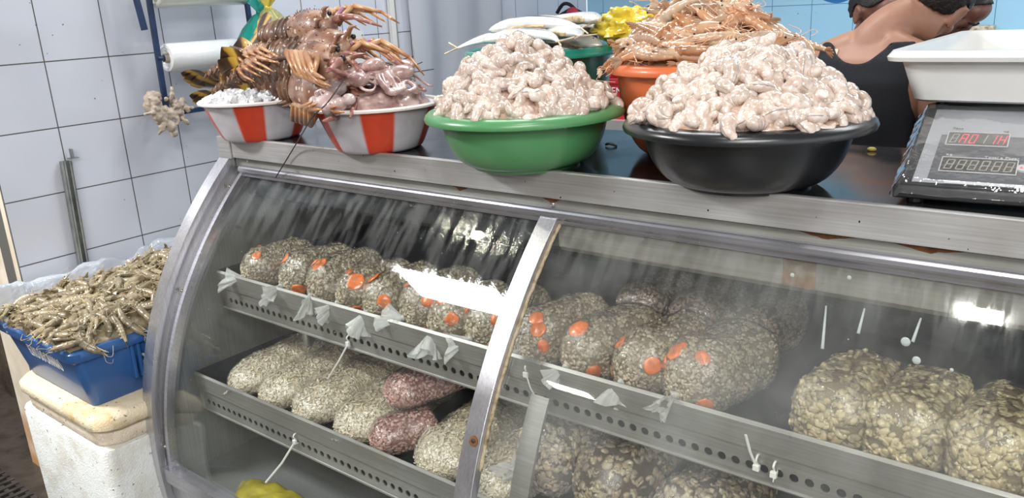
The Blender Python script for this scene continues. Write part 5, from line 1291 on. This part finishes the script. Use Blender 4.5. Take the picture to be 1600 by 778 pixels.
# lettering stencilled on the two faces
yf0, yf1 = y0 + I * 1.15, y0 + .016 * 1.15
fn = V((0, -(zt_ - zb_ - .04), -(yf0 - yf1))).normalized(); upf = V((0, yf1 - yf0, zt_ - .034 - zb_ - .006)).normalized()
P = hit(72, 558, V((0, yf1, zt_ - .034)), fn)
o = text('crate_lettering', 'ELAYO DO CANARÃO', .062, M_lab, None, frame(P + fn * .0035, (1, 0, 0), upf), .0003, sx=.36); o.parent = body; bpy.context.view_layer.update(); o.matrix_parent_inverse = body.matrix_world.inverted()
sn = V((1, 0, -.2)).normalized(); ps_ = V((x1 - .016 - .012, y0 + .26, zt_ - .085)); ups = V((-.19 * -1, 0, 1)).normalized()
P = hit(222, 563, V((x1 - .016, 0, zt_ - .034)), V((zt_ - zb_ - .04, 0, -(I - .020))).normalized())
nn = V((zt_ - zb_ - .04, 0, -(I - .020))).normalized()
o = text('crate_lettering', '2', .07, M_lab, None, frame(P + nn * .004, (0, 1, 0), V((I - .02, 0, zt_ - zb_ - .04))), .0003); o.parent = body; bpy.context.view_layer.update(); o.matrix_parent_inverse = body.matrix_world.inverted()
# clear liner standing up along the far side of the crate
M_liner = film_mat('liner_film', (.86, .90, .96), .58, .10, 22)
mb = MB(); rows = []
L_ = [(x0 + .03, y0 - .01)] + [(x0 + .012, lerp(y0, y1, i / 30)) for i in range(31)] + [(lerp(x0, x1, i / 24), y1 - .01) for i in range(1, 25)]
for k in range(12):
    t = k / 11; row = []
    for j, (x, y) in enumerate(L_):
        hgt = .135 + .04 * nzf((j * .16, 0, 0), 1, 5, 3) + (.03 if j > 24 else 0); out = .055 * t + .03 * nzf((j * .3, t * 2, 3), 1, 2, 2) * t
        fold = max(0, t - .7) * .12
        nx, ny_ = (-1, 0) if j <= 31 else (0, 1)
        row.append((x + nx * (out - fold * 0), y + ny_ * out, zt_ - .02 + hgt * (t - max(0, t - .75) * 1.4) + .012 * nzf((j * .5, t * 5, 1), 1, 8, 2) * t))
    rows.append(row)
o = mb.grid(rows).build('plastic_liner', M_liner, smooth=180); s_ = o.modifiers.new('th', 'SOLIDIFY'); s_.thickness = .0008; tag(o, 'crumpled clear plastic liner standing up along the back of the blue crate', 'liner')

def foam_mat(name, base, dirt, sc_=11, thr=.56):
    m, nt, out = newmat(name); n = N(nt); tc = n('ShaderNodeTexCoord')
    t = n('ShaderNodeTexNoise', {'Vector': tc.outputs['Object'], 'Scale': float(sc_), 'Detail': 8.0, 'Roughness': .65})
    v = n('ShaderNodeTexVoronoi', {'Vector': tc.outputs['Object'], 'Scale': 190.0})
    col = mixc(n, ramp(n, t.outputs['Fac'], [(thr - .1, (0, 0, 0)), (thr + .12, (1, 1, 1))]), base, dirt)
    t2 = n('ShaderNodeTexNoise', {'Vector': tc.outputs['Object'], 'Scale': 60.0, 'Detail': 4.0})
    col = mixc(n, ramp(n, t2.outputs['Fac'], [(.66, (0, 0, 0)), (.70, (.9, .9, .9))]), col, (.16, .11, .06))
    bp = n('ShaderNodeBump', {'Height': v.outputs['Distance'], 'Strength': .35, 'Distance': .003}); b2 = n('ShaderNodeBump', {'Height': t.outputs['Fac'], 'Strength': .5, 'Distance': .01, 'Normal': bp.outputs[0]})
    b = n('ShaderNodeBsdfPrincipled', {'Base Color': col, 'Roughness': .75, 'Normal': b2.outputs[0]}); n.link(b.outputs[0], out.inputs[0]); MATS[name] = m; return m
M_foam = foam_mat('white_foam', (.74, .76, .74), (.60, .58, .50)); M_lid = foam_mat('yellowed_foam', (.74, .64, .46), (.58, .38, .14), 8, .60); M_col = foam_mat('beige_foam', (.70, .62, .50), (.58, .46, .33), 12)
fb = empty('foam_box', (-.24, -.2, FLOOR)); tag(fb, 'worn white styrofoam box with a yellowed lid on the floor under the blue crate', 'foam box'); bpy.context.view_layer.update()
fx0, fx1, fy0, fy1 = -.555, .022, -.525, .10
def fring(i, z, r=.07): return (fx0 + i, fx1 - i, fy0 + i, fy1 - i, r, z)
cpa(MB().grid([rrect(*r, 10) for r in (fring(.012, .385), fring(.0, .398), fring(0, .424), fring(.012, .4385))], True, True, True), 'lid', M_lid, fb, smooth=50)
cpa(MB().grid([rrect(*r, 10) for r in (fring(.024, .335), fring(.016, .345), fring(.014, .375), fring(.022, .386))], True, True, True), 'lid_flange', M_col, fb, smooth=50)
cpa(MB().grid([rrect(*r, 10) for r in (fring(.014, FLOOR, .03), fring(.010, FLOOR + .02, .03), fring(.004, .325, .035), fring(.008, .336, .035))], True, True, True), 'box_body', M_foam, fb, smooth=50)

# ---------------------------------------------------------------- wall things on the left
M_navy = plain('navy_paint', (.012, .030, .085), .35, var=.3, vscale=25)
OFF = .12
def wp(px, py, off=OFF): return onwall(px, py, off)
rk = empty('roll_rack', wp(250, 90)); tag(rk, 'dark blue metal rack holding bag rolls on the white tiled wall', 'rack'); bpy.context.view_layer.update()
a, b = wp(233, 0), wp(261, 178); dirv = (b - a).normalized(); a = a - dirv * .45
zb2 = b.z
def bar(p, q, w=.016, d=.012):
    p, q = V(p), V(q); t = (q - p).normalized(); M = frame(p, t, N1); mb = MB().box(0, (q - p).length, -d / 2, d / 2, -w / 2, w / 2); return mb.xf(M)
cpa(bar(a, b, .020, .012), 'side_bar', M_navy, rk, smooth=0, bevel=.002)
c2 = b + D1 * .40
cpa(bar(b - D1 * .008, c2, .018, .012), 'bottom_bar', M_navy, rk, smooth=0, bevel=.002)
cpa(bar(c2, V((c2.x, c2.y, a.z)), .020, .012), 'side_bar', M_navy, rk, smooth=0, bevel=.002)
for z in (a.z - .05, b.z + .01):
    for q in (b, c2): p = V((q.x, q.y, z)); cpa(MB().tube([p, p - N1 * OFF], .006, 8), 'wall_bracket', M_navy, rk)
rc_ = wp(267, 90); rz = rc_.z
for z, in ((rz,), (1.605,)):
    p = V((b.x, b.y, z)); q = V((c2.x, c2.y, z)); cpa(MB().tube([p, q], .009, 12), 'roll_spindle', M_navy, rk, smooth=40)
# separate flat strap
a1, b1 = wp(208, -20), wp(226, 47); d1_ = (b1 - a1).normalized()
o = bar(a1 - d1_ * .4, b1, .024, .005).build('steel_strap', M_navy, smooth=0, bevel=.001); tag(o, 'short dark blue flat strap hanging beside the rack at the top', 'strap')
M_roll = plain('bag_roll_film', (.80, .81, .82), .22, coat=.6, var=.03, vscale=30); M_roll2 = plain('bag_roll_greenish', (.70, .72, .66), .22, coat=.6, var=.03, vscale=30); M_core = plain('card_core', (.40, .36, .30), .7)
def roll(z, ya, yb, R, mat, label):
    y0 = ya; p = V((b.x, b.y, z)) + D1 * ya; q = V((b.x, b.y, z)) + D1 * yb
    root = empty('bag_roll', p); tag(root, label, 'bag roll', 'bag rolls on the rack'); bpy.context.view_layer.update()
    M = frame(p, D1, UP); mb = MB(); L = yb - ya
    prof = [(R * .30, .012), (R * .55, .002), (R * .62, .008), (R * .75, 0), (R * .92, .002), (R, .010), (R, L - .006), (R * .92, L), (R * .3, L)]
    rows = [[V((x, r * (1 + .02 * nz((math.cos(t) * 2, math.sin(t) * 2, x * 3))) * math.cos(t), r * (1 + .02 * nz((math.cos(t) * 2, math.sin(t) * 2, x * 3))) * math.sin(t))) for t in [2 * PI * j / 48 for j in range(48)]] for r, x in prof]
    mb.grid(rows, True).xf(M); cpa(mb, 'film_winding', mat, root, smooth=50)
    cr_ = MB().grid([[V((x, r * math.cos(t), r * math.sin(t))) for t in [2 * PI * j / 24 for j in range(24)]] for r, x in ((R * .22, -.006), (R * .31, -.006), (R * .31, L + .006), (R * .22, L + .006), (R * .22, -.006))], True).xf(M)
    cpa(cr_, 'core', M_core, root, smooth=40)
roll(rz, .030, .385, .050, M_roll, 'white roll of plastic bags, lower of the two on the rack')
roll(1.605, .02, .385, .060, M_roll2, 'greenish white roll of plastic bags at the top edge of the photo')
# rag twisted round the rack corner
M_rag = plain('dirty_rag', (.46, .38, .31), .9, var=.35, vscale=18, bump=.8, bscale=120)
mb = MB(); r_ = random.Random(8)
for (px, py, r) in ((240, 152, .034), (238, 166, .034), (246, 178, .030), (256, 190, .028), (270, 158, .026), (278, 168, .028), (286, 160, .020), (292, 170, .016), (265, 196, .028), (272, 208, .020), (262, 180, .032), (282, 182, .022), (232, 158, .024), (300, 168, .008)):
    c = wp(px, py, OFF + .014 + r_.uniform(-.012, .018)); R = Euler((r_.uniform(0, 3), r_.uniform(0, 3), r_.uniform(0, 3))).to_matrix(); mb.ball(c, (r, r * .75, r * .62), 14, 9, R)
for k in range(26):
    px, py = r_.uniform(228, 292), r_.uniform(146, 205); c = wp(px, py, OFF + .03); dv = V((r_.uniform(-.3, .3), r_.uniform(-1, 1), r_.uniform(-1, 1))).normalized() * r_.uniform(.015, .03)
    if abs(px - 260) + abs(py - 172) * .7 < 40: mb.tube([c - dv, c + N1 * .008, c + dv], [.004, .009, .004], 8)
rg = remesh(mb, 'rag', .0034, M_rag, None, 2, .4)
for v_ in rg.data.vertices:
    v_.co += v_.normal * (.0045 * nzf(v_.co, 60, 3, 2))
tag(rg, 'crumpled dirty beige rag wrapped round the lower corner of the rack', 'rag')
# metal rail leaning on the tiles
M_alu = plain('galvanised', (.36, .38, .36), .4, .6, var=.3, vscale=20)
ra, rb_ = onwall(104, 252, .03), onwall(133, 418, .03); rl = (rb_ - ra).length
mb = MB(); M = frame(ra, rb_ - ra, N1)
for (y0_, y1_, z0_, z1_) in ((-.014, .014, -.022, -.019), (-.014, -.011, -.022, .006), (.011, .014, -.022, .006), (-.014, -.006, .003, .006), (.006, .014, .003, .006)):
    mb.box(0, rl + .05, z0_, z1_, y0_, y1_)
mb.xf(M); rail = mb.build('metal_channel', M_alu, smooth=0); tag(rail, 'short upright galvanised channel fixed to the white tiles', 'channel')
p = onwall(110, 246, .012); mb = MB(); mb.box(-.012, .020, 0, .020, .0, .003); mb.box(0, .004, 0, .020, -.03, .0); mb.xf(frame(p, D1, N1)); o = mb.build('clip', M_alu, smooth=0); o.parent = rail
# plastic sheet, conduit, card on the wall
M_sheet = film_mat('sheet_film', (.80, .82, .86), .86, .3, 6)
mb = MB(); rows = []
for k in range(30):
    z = lerp(1.85, .95, k / 29); row = []
    for j in range(60):
        u = j / 59; s_ = lerp(1.90, 2.60, u) - .0; base = W0 + D1 * s_; f = .05 + .022 * math.sin(u * 15 + .6 * math.sin(z * 3)) * (.3 + .7 * abs(2 * u - 1)) + .010 * nzf((u * 5, z * 2, 0), 1, 4, 2)
        row.append((base.x + N1.x * f, base.y + N1.y * f, z))
    rows.append(row)
sh = mb.grid(rows).build('plastic_sheet', M_sheet, smooth=180); s_ = sh.modifiers.new('th', 'SOLIDIFY'); s_.thickness = .0015; tag(sh, 'white plastic sheet hanging in front of the tiled wall behind the lobsters', 'plastic sheet')
M_pvc = plain('white_pvc', (.76, .75, .72), .35)
p = onwall(614, 50, .02); mb = MB().box(p.x - .012, p.x + .012, p.y - .012, p.y + .014, .6, 2.6); mb.m = 1; mb.box(p.x - .012, p.x + .004, p.y + .014, p.y + .030, .6, 2.6); o = mb.build('wall_conduit', [M_pvc, plain('conduit_groove', (.28, .26, .22), .6)], smooth=0, bevel=.002); tag(o, 'white vertical conduit on the tiles at the left edge of the plastic sheet', 'conduit')
a = onwall(567.5, 50, .006); mb = MB().box(-.16, 0, -.24, 0, -.004, .002); mb.m = 1; mb.tube([(-.010, -.013, .002), (-.010, -.013, .005)], .004, 10); mb.xf(frame(a, D1, UP)); o = mb.build('wall_plate', [M_pvc, M_screw], smooth=0); tag(o, 'off-white screwed plate on the tiles just behind the lobster heap', 'plate')
# teal bag and yellow bag hanging from the rack
def hung(label, name, top, c, size, mat, neckmat, seed):
    root = empty(name, c); tag(root, label, 'bag'); bpy.context.view_layer.update(); top = V(top); c = V(c); mb = MB(); rows = []
    for i in range(26):
        t = i / 25; ctr = lerp(top, V((c.x, c.y, c.z - size[2])), t); w = math.sin(PI * min(1, .06 + .94 * t ** .8)) ** .55 if t > .02 else .25; w *= lerp(.45, 1, min(1, t * 1.6)); row = []
        for j in range(36):
            a = 2 * PI * j / 36; q = V((size[0] * w * math.cos(a), size[1] * w * math.sin(a), 0)); q *= 1 + .10 * math.sin(9 * a + seed) * (1 - t) + .10 * nzf((math.cos(a) * 1.5, math.sin(a) * 1.5, t * 3), 1.3, seed, 3); row.append(ctr + q)
        rows.append(row)
    mb.grid(rows, True, True, True); cpa(mb, 'bag_body', mat, root, smooth=180)
    kn = MB(); rows = []
    for i in range(8):
        t = i / 7; row = []
        for j in range(20):
            a = 2 * PI * j / 20; r = lerp(.012, .045, t) * (1 + .45 * math.sin(4 * a + seed) * t); row.append(top + V((r * math.cos(a), r * .7 * math.sin(a), .05 * t + .012 * math.sin(3 * a) * t)))
        rows.append(row)
    kn.grid(rows, True); kn.ball(top, (.016, .014, .014), 12, 8); o = cpa(kn, 'knotted_top', neckmat, root, smooth=180); return root
M_tealbag = film_mat('teal_bag_film', (.03, .52, .44), .78, .12, 25); M_yelbag = film_mat('pale_yellow_film', (.62, .60, .26), .85, .15, 30); M_yel2 = plain('yellow_bag_film', (.80, .62, .06), .2, coat=.7, bump=.5, bscale=28, var=.2, vscale=25)
t0 = onwall(406, 20, .21); hung('teal plastic bag hanging behind the lobsters below the rolls', 'hanging_bag', t0, t0 + V((.0, -.075, -.14)), (.075, .085, .085), M_tealbag, M_tealbag, 1)
t0 = onwall(419, 12, .26); hung('pale yellow plastic bag tied in a knot above the lobster tails', 'hanging_bag', t0, t0 + V((.01, .03, -.05)), (.06, .065, .07), M_yelbag, M_yel2, 3)
# yellow bag between the tubs
root = empty('yellow_bag', (1.135, .50, 1.385)); tag(root, 'crumpled yellow plastic bag lying across the rims of the fish tub and the orange basin', 'bag'); bpy.context.view_layer.update()
mb = MB(); rows = []
for i in range(40):
    a = PI * i / 39; row = []
    for j in range(80):
        b_ = 2 * PI * j / 80; q = V((math.sin(a) * math.cos(b_), math.sin(a) * math.sin(b_), -math.cos(a)))
        k = 1 + .30 * (abs(noise.noise(q * 2.1 + V((3, 1, 2)))) * 2 - .5) + .13 * (abs(noise.noise(q * 5.5)) * 2 - .5)
        row.append(V((1.135, .50, 1.428)) + V((q.x * .092 * k, q.y * .06 * k, max(-.046, q.z * .050 * k))))
    rows.append(row)
cpa(mb.grid(rows, True), 'bag_body', M_yel2, root, smooth=50)
# red crate and backpack on the bench, stone on the wall
M_redc = plain('red_plastic', (.52, .012, .022), .35, coat=.2)
rc0 = empty('red_crate', (.15, 2.33, .915)); tag(rc0, 'red plastic crate with white lettering on the bench behind the basins', 'crate'); bpy.context.view_layer.update()
q0 = at(972, 181, Y=2.16); bz = .915
cpa(MB().grid([rrect(*r) for r in ((-.13, .43, 2.165, 2.50, .02, bz), (-.14, .44, 2.155, 2.51, .02, bz + .185), (-.13, .43, 2.165, 2.50, .02, bz + .185), (-.12, .42, 2.175, 2.49, .02, bz + .01))], True, True, True), 'crate_body', M_redc, rc0, smooth=40)
cpa(MB().grid([rrect(*r) for r in ((-.145, .445, 2.150, 2.515, .02, bz + .175), (-.150, .450, 2.145, 2.52, .02, bz + .178), (-.150, .450, 2.145, 2.52, .02, bz + .20), (-.125, .425, 2.17, 2.495, .02, bz + .20), (-.125, .425, 2.17, 2.495, .02, bz + .175))], True), 'rim', M_redc, rc0, smooth=40)
P = at(969, 143, Y=2.157); o = text('crate_lettering', 'ENÇ', .052, M_lab, None, frame(P, (1, 0, 0), (0, 0, 1)), .0006); o.parent = rc0; bpy.context.view_layer.update(); o.matrix_parent_inverse = rc0.matrix_world.inverted()
M_pack = plain('black_fabric', (.012, .011, .015), .8, bump=.3, bscale=200); M_packr = plain('red_fabric', (.40, .03, .06), .7, bump=.3, bscale=200)
pk = at(894, 22, Y=2.6); bp_ = empty('backpack', (pk.x, 2.6, .915)); tag(bp_, 'black backpack with a red panel peeking over the silver fish', 'backpack'); bpy.context.view_layer.update()
mb = MB(); rows = []
hh_ = pk.z - .915 + .035
for i in range(20):
    t = i / 19; w = .15 * (1 if t < .55 else math.sqrt(max(.01, 1 - ((t - .55) / .45) ** 2))); d = .10 * (1 if t < .6 else math.sqrt(max(.01, 1 - ((t - .6) / .4) ** 2)))
    rows.append([(pk.x + w * math.copysign(abs(math.cos(a)) ** .7, math.cos(a)), 2.6 + d * math.copysign(abs(math.sin(a)) ** .7, math.sin(a)), .915 + hh_ * t) for a in [2 * PI * j / 32 for j in range(32)]])
cpa(mb.grid(rows, True, True, True), 'pack_body', M_pack, bp_, smooth=60)
mb = MB(); mb.tube(catmull([(pk.x - .09, 2.58, pk.z + .01), (pk.x - .04, 2.57, pk.z + .055), (pk.x + .01, 2.57, pk.z + .05), (pk.x + .06, 2.58, pk.z + .0)], 6), .010, 8); cpa(mb, 'carry_loop', M_pack, bp_, smooth=180)
mb = MB().ball((pk.x + .055, 2.525, pk.z - .01), (.045, .022, .05), 16, 10); cpa(mb, 'red_panel', M_packr, bp_, smooth=180)
p = onblue(1526, 44, .05); mb = MB().box(-.08, .075, -.06, .012, -.05, .05).xf(frame(p, N1, UP)); o = mb.build('stone_block', blotch('speckled_stone', [(.20, .15, .10), (.55, .47, .36), (.75, .70, .60)], 60, .8), smooth=0, bevel=.006); tag(o, 'speckled stone block on the blue wall right of the bowed face', 'block')
# ================================================================ PEOPLE
M_skinA = flesh('skin_warm', (.36, .18, .115), (.42, .215, .14), (.45, .235, .155), .12, .5, 9, .05)
M_skinB = flesh('skin_dark', (.16, .065, .045), (.22, .095, .065), (.26, .12, .085), .12, .5, 9, .05)
M_hair = plain('dark_hair', (.012, .009, .008), .6, bump=.8, bscale=220); M_tank = plain('black_knit', (.010, .011, .015), .85, bump=.25, bscale=260)
M_strap = plain('beige_lace', (.62, .50, .42), .7, var=.3, vscale=120); M_trs = plain('dark_trousers', (.02, .022, .03), .8); M_shirt = plain('dark_shirt', (.03, .035, .05), .8)
def person(label, base, yaw, H, headdir, mats, pose, lean=(0, 0), seed=0, tank=True, headoff=(0, 0, 0), strap=False):
    """standing figure. local axes: +y = facing, x = right. base = floor point."""
    skin = mats
    root = empty('person', base, (0, 0, yaw)); tag(root, label, 'person'); bpy.context.view_layer.update()
    k = H / 1.75; mb = MB()
    def P(x, y, z): return V((x * k + lean[0] * max(0, z - .9) * k, y * k + lean[1] * max(0, z - .9) * k, z * k))
    def limb(pts, rad, n=18): mb.tube(catmull([P(*p) for p in pts], 5), [r * k for r in sum([[lerp(rad[i], rad[i + 1], j / 5) for j in range(5)] for i in range(len(rad) - 1)], [])] + [rad[-1] * k], n)
    # torso: stacked elliptical sections (z, half width, half depth, y shift)
    rows = []
    for z, w, d, y in ((.80, .155, .105, 0), (.88, .172, .118, -.01), (.98, .165, .112, -.005), (1.08, .138, .098, .01), (1.18, .140, .100, .01), (1.28, .155, .108, 0), (1.36, .168, .108, -.012), (1.42, .165, .092, -.015), (1.455, .120, .070, -.012), (1.475, .07, .058, -.008)):
        rows.append([P(w * math.copysign(abs(math.cos(a)) ** .85, math.cos(a)), y + d * math.copysign(abs(math.sin(a)) ** .85, math.sin(a)), z) for a in [2 * PI * j / 36 for j in range(36)]])
    mb.grid(rows, True, True, True)
    limb([(0, -.012, 1.40), (0, -.004, 1.47), (headoff[0] * .5, .012 + headoff[1] * .4, 1.53), (headoff[0], .03 + headoff[1], 1.585 + headoff[2])], [.078, .066, .058, .060])
    for s in (-1, 1):
        limb([(s * .045, -.02, 1.455), (s * .10, -.022, 1.435), (s * .155, -.015, 1.405), (s * .185, -.01, 1.375)], [.052, .050, .052, .058])       # trapezius to deltoid
        el, ha = pose[0 if s < 0 else 1]
        limb([(s * .185, -.01, 1.385), (s * .200, -.005, 1.30), lerp(V((s * .2, 0, 1.3)), V(el), .6), el], [.058, .056, .048, .040]); limb([el, lerp(V(el), V(ha), .35), lerp(V(el), V(ha), .8), ha], [.040, .042, .032, .026])
        hd = (V(ha) - V(el)).normalized(); hc = V(ha) + hd * .05; sd = V((s, 0, 0)); sd = (sd - hd * sd.dot(hd)).normalized(); nrm = hd.cross(sd)
        R = Matrix((hd, sd, nrm)).transposed(); mb.ball(P(*hc), (.052 * k, .042 * k, .018 * k), 14, 9, R)
        for f in range(4):
            o = sd * (.030 - .020 * f); b0 = V(ha) + hd * .088 + o; ln = (.068, .078, .074, .058)[f]; m = b0 + hd * ln * .5 + nrm * .008; e = b0 + hd * ln * .92 + nrm * .028
            mb.tube([P(*b0), P(*m), P(*e)], [.0095 * k, .0088 * k, .0075 * k], 8)
        b0 = V(ha) + hd * .03 - sd * .036 * 1; mb.tube([P(*b0), P(*(b0 - sd * .026 + hd * .03)), P(*(b0 - sd * .026 + hd * .06))], [.012 * k, .0105 * k, .0085 * k], 8)
        limb([(s * .085, 0, .86), (s * .09, .0, .70), (s * .09, .012, .50), (s * .088, .0, .44)], [.098, .088, .062, .056]); limb([(s * .088, .0, .44), (s * .088, -.016, .33), (s * .086, -.012, .16), (s * .086, -.01, .08)], [.056, .058, .042, .038]); mb.ball(P(s * .088, .05, .038), (.045 * k, .125 * k, .036 * k), 14, 9)
    # head
    hc = P(headoff[0], .035 + headoff[1], 1.645 + headoff[2]); Rh = Euler((headdir[0], headdir[1], headdir[2])).to_matrix()
    def hp(x, y, z): return hc + Rh @ (V((x, y, z)) * k)
    def hball(c, r, n=16): mb.ball(hp(*c), tuple(q * k for q in r), n, max(7, n * 2 // 3), Rh)
    hball((0, -.012, .030), (.076, .095, .088), 24); hball((0, .036, -.030), (.060, .062, .072), 20); hball((0, .060, -.075), (.034, .034, .030)); hball((0, .088, .020), (.048, .018, .020)); hball((0, .070, .052), (.058, .035, .045))
    mb.tube([hp(0, .092, .018), hp(0, .106, -.006), hp(0, .116, -.026)], [.010 * k, .012 * k, .015 * k], 10); hball((-.012, .103, -.030), (.010, .010, .008), 8); hball((.012, .103, -.030), (.010, .010, .008), 8)
    hball((0, .091, -.054), (.024, .012, .007), 10); hball((0, .089, -.066), (.021, .012, .008), 10)
    for s in (-1, 1):
        hball((s * .031, .084, .004), (.017, .011, .012), 12); hball((s * .045, .066, -.025), (.022, .022, .022), 12); hball((s * .079, -.010, -.004), (.010, .021, .032), 12); hball((s * .081, -.003, -.030), (.009, .012, .012), 10)
        mb.tube([hp(s * .083, -.022, .020), hp(s * .089, -.012, .028), hp(s * .086, .006, .018), hp(s * .082, .006, -.02)], .006 * k, 8)
    body = remesh(mb, 'body', .0068, skin, root, 5, .5)
    # clothing and hair: shells lifted off the body surface
    def shell(name, inside, mat, off, label=None, extra=0):
        me = body.data; bm = bmesh.new(); bm.from_mesh(me); bm.normal_update()
        dl = [f for f in bm.faces if not all(inside(v.co / k) for v in f.verts)]
        bmesh.ops.delete(bm, geom=dl, context='FACES')
        for _ in range(8):
            bv = {}
            for e in bm.edges:
                if len(e.link_faces) == 1:
                    a, b = e.verts; bv.setdefault(a, []).append(b.co.copy()); bv.setdefault(b, []).append(a.co.copy())
            for v, ns in bv.items():
                if len(ns) == 2: v.co = v.co * .5 + (ns[0] + ns[1]) * .25
        bm.normal_update()
        for v in bm.verts: v.co += v.normal * (off + extra * nzf(v.co, 90, 1, 2))
        m2 = bpy.data.meshes.new(name); bm.to_mesh(m2); bm.free(); m2.materials.append(mat); m2.shade_smooth(); o = bpy.data.objects.new(name, m2); COL.objects.link(o); o.parent = root
        sd = o.modifiers.new('th', 'SOLIDIFY'); sd.thickness = .003 + abs(extra); sd.offset = -.6
        return o
    def unlean(c): z = c.z; return V((c.x - lean[0] * max(0, z - .9), c.y - lean[1] * max(0, z - .9), z))
    def in_torso(c):
        c = unlean(c); lim = .170 if c.z > 1.25 else .19
        if not (.86 < c.z < 1.47) or abs(c.x) > lim: return False
        if tank:
            back = c.y < 0
            if c.z > 1.20:
                ar = interp(c.z, [(1.20, .175), (1.28, .150), (1.36, .137), (1.45, .132)]); 
                if abs(c.x) > ar: return False
                u = abs(c.x) / (.094 if c.x < 0 else .066)
                if u < 1 and c.z > (1.415 if back else 1.29) + (.055 if back else .15) * u ** 2.6: return False
        elif c.z > 1.455: return False
        return True
    t_ = shell('tank_top' if tank else 'shirt', in_torso, M_tank if tank else M_shirt, .006)
    shell('trousers', lambda c: .09 < c.z < .90 and abs(c.x) < .172, M_trs, .007)
    hi = Rh.inverted(); 
    def in_hair(c):
        q = hi @ ((c * k - hc) / k)
        return q.z > interp(q.y, [(-.11, -.055), (-.03, -.020), (.0, .022), (.045, .045), (.07, .085), (.12, .15)]) and not (abs(q.x) > .078 and q.z < .035 and -.04 < q.y < .03)
    shell('hair', in_hair, M_hair, .006, extra=.004)
    for s in (-1, 1):
        lash = MB().tube([hp(s * .018, .0955, -.001), hp(s * .031, .0975, -.006), hp(s * .044, .0905, -.002)], .0016, 6); lash.build('eyelashes', M_hair, root, smooth=180)
        br = MB().tube([hp(s * .014, .105, .026), hp(s * .032, .1045, .032), hp(s * .052, .090, .026)], [.003, .0042, .0018], 8); br.build('eyebrow', M_hair, root, smooth=180)
    if strap:
        from mathutils.bvhtree import BVHTree
        bv = BVHTree.FromPolygons([v.co[:] for v in body.data.vertices], [tuple(p.vertices) for p in body.data.polygons]); rows = []
        for i in range(13):
            z = lerp(1.452, 1.375, i / 12); row = []
            for dx in (-.087, -.074):
                c = P(dx + .012 * i / 12, 0, z); h_ = bv.ray_cast(V((c.x, -1, c.z)), V((0, 1, 0)))
                q = h_[0] if h_[0] else c; row += [q + V((0, -.0045, .001)), q + V((0, .001, 0))]
            rows.append([row[0], row[2], row[3], row[1]])
        MB().grid(rows, True, True, True).build('bra_strap', M_strap, root, smooth=60)
    return root
armsdown = (((-.228, .0, 1.10), (-.225, .07, .87)), ((.228, .0, 1.10), (.225, .07, .87)))
armsfwd = (((-.228, .02, 1.10), (-.215, .09, .88)), ((.222, .06, 1.12), (.19, .22, .98)))
PA = at(1358, 100, Y=1.18)
person('person in a black tank top seen from behind right of the orange basin', (PA.x - .035, 1.18, FLOOR - .012), -.10, 1.73, (-.55, .55, -.25), M_skinA, armsfwd, lean=(.07, .05), headoff=(.115, .07, -.075), strap=True)
PBp = at(1482, 0, Y=1.60)
person('person with a bowed face in profile behind the white bin', (PBp.x - .15, 1.60, FLOOR), -1.57, 1.68, (-1.0, 0, 0), M_skinB, armsdown, lean=(0, .06), tank=False, headoff=(0, .085, -.05))
PCp = at(1362, -12, Y=1.92)
person('person with dark hair and one ear showing behind the bare shoulder', (PCp.x - .03, 1.92, FLOOR), -2.0, 1.59, (-.35, 0, 0), M_skinB, armsdown, lean=(0, .0), tank=False, headoff=(0, .02, 0))
# ================================================================ LIGHT
def area(name, loc, size, power, col=(1, 1, 1), rot=(0, 0, 0)):
    l = bpy.data.lights.new(name, 'AREA'); l.shape = 'RECTANGLE'; l.size, l.size_y = size; l.energy = power; l.color = col
    o = bpy.data.objects.new(name, l); COL.objects.link(o); o.location = loc; o.rotation_euler = rot; return o
area('lamp_or_fill', (-1.15, -1.78, 2.85), (.85, .46), 150, (.97, .98, 1))
area('lamp_or_fill', (1.80, -.76, 2.85), (.13, .10), 9, (1, .98, .93))
area('lamp_or_fill', (-.95, -3.5, 2.85), (.35, .16), 25, (1, .98, .95))
area('lamp_or_fill', (.5, .75, 2.85), (1.5, .5), 32, (.97, .99, 1))  # unseen lamp added above the counter for overall brightness
area('lamp_or_fill', (2.2, 1.9, 2.85), (1.5, .5), 32, (.97, .99, 1))  # second unseen lamp added towards the back for overall brightness
area('lamp_or_fill', (3.6, -4.6, 2.85), (2.0, 1.5), 220, (1, .985, .96))  # added front fill that brightens the inside of the case
area('lamp_or_fill', (3.1, -2.3, 2.85), (1.6, 1.2), 120, (1, .985, .96))  # added fill for the front lip and basins, clear of glass reflections
area('lamp_or_fill', (-.65, -.83, 2.85), (.10, .10), 6, (1, .98, .75))
w = bpy.data.worlds.new('world'); SC.world = w; w.use_nodes = True
bg = w.node_tree.nodes['Background']; bg.inputs[0].default_value = (.92, .95, 1.0, 1); bg.inputs[1].default_value = 1.5
vs_ = SC.view_settings
SC.display_settings.display_device = 'sRGB'; vs_.view_transform = 'Standard'; vs_.look = 'None'; vs_.exposure = 0.0; vs_.gamma = 1; vs_.use_curve_mapping = False
SC.cycles.transparent_max_bounces = 16; SC.cycles.max_bounces = 8; SC.cycles.use_denoising = True
SC.cycles.caustics_reflective = False; SC.cycles.caustics_refractive = False
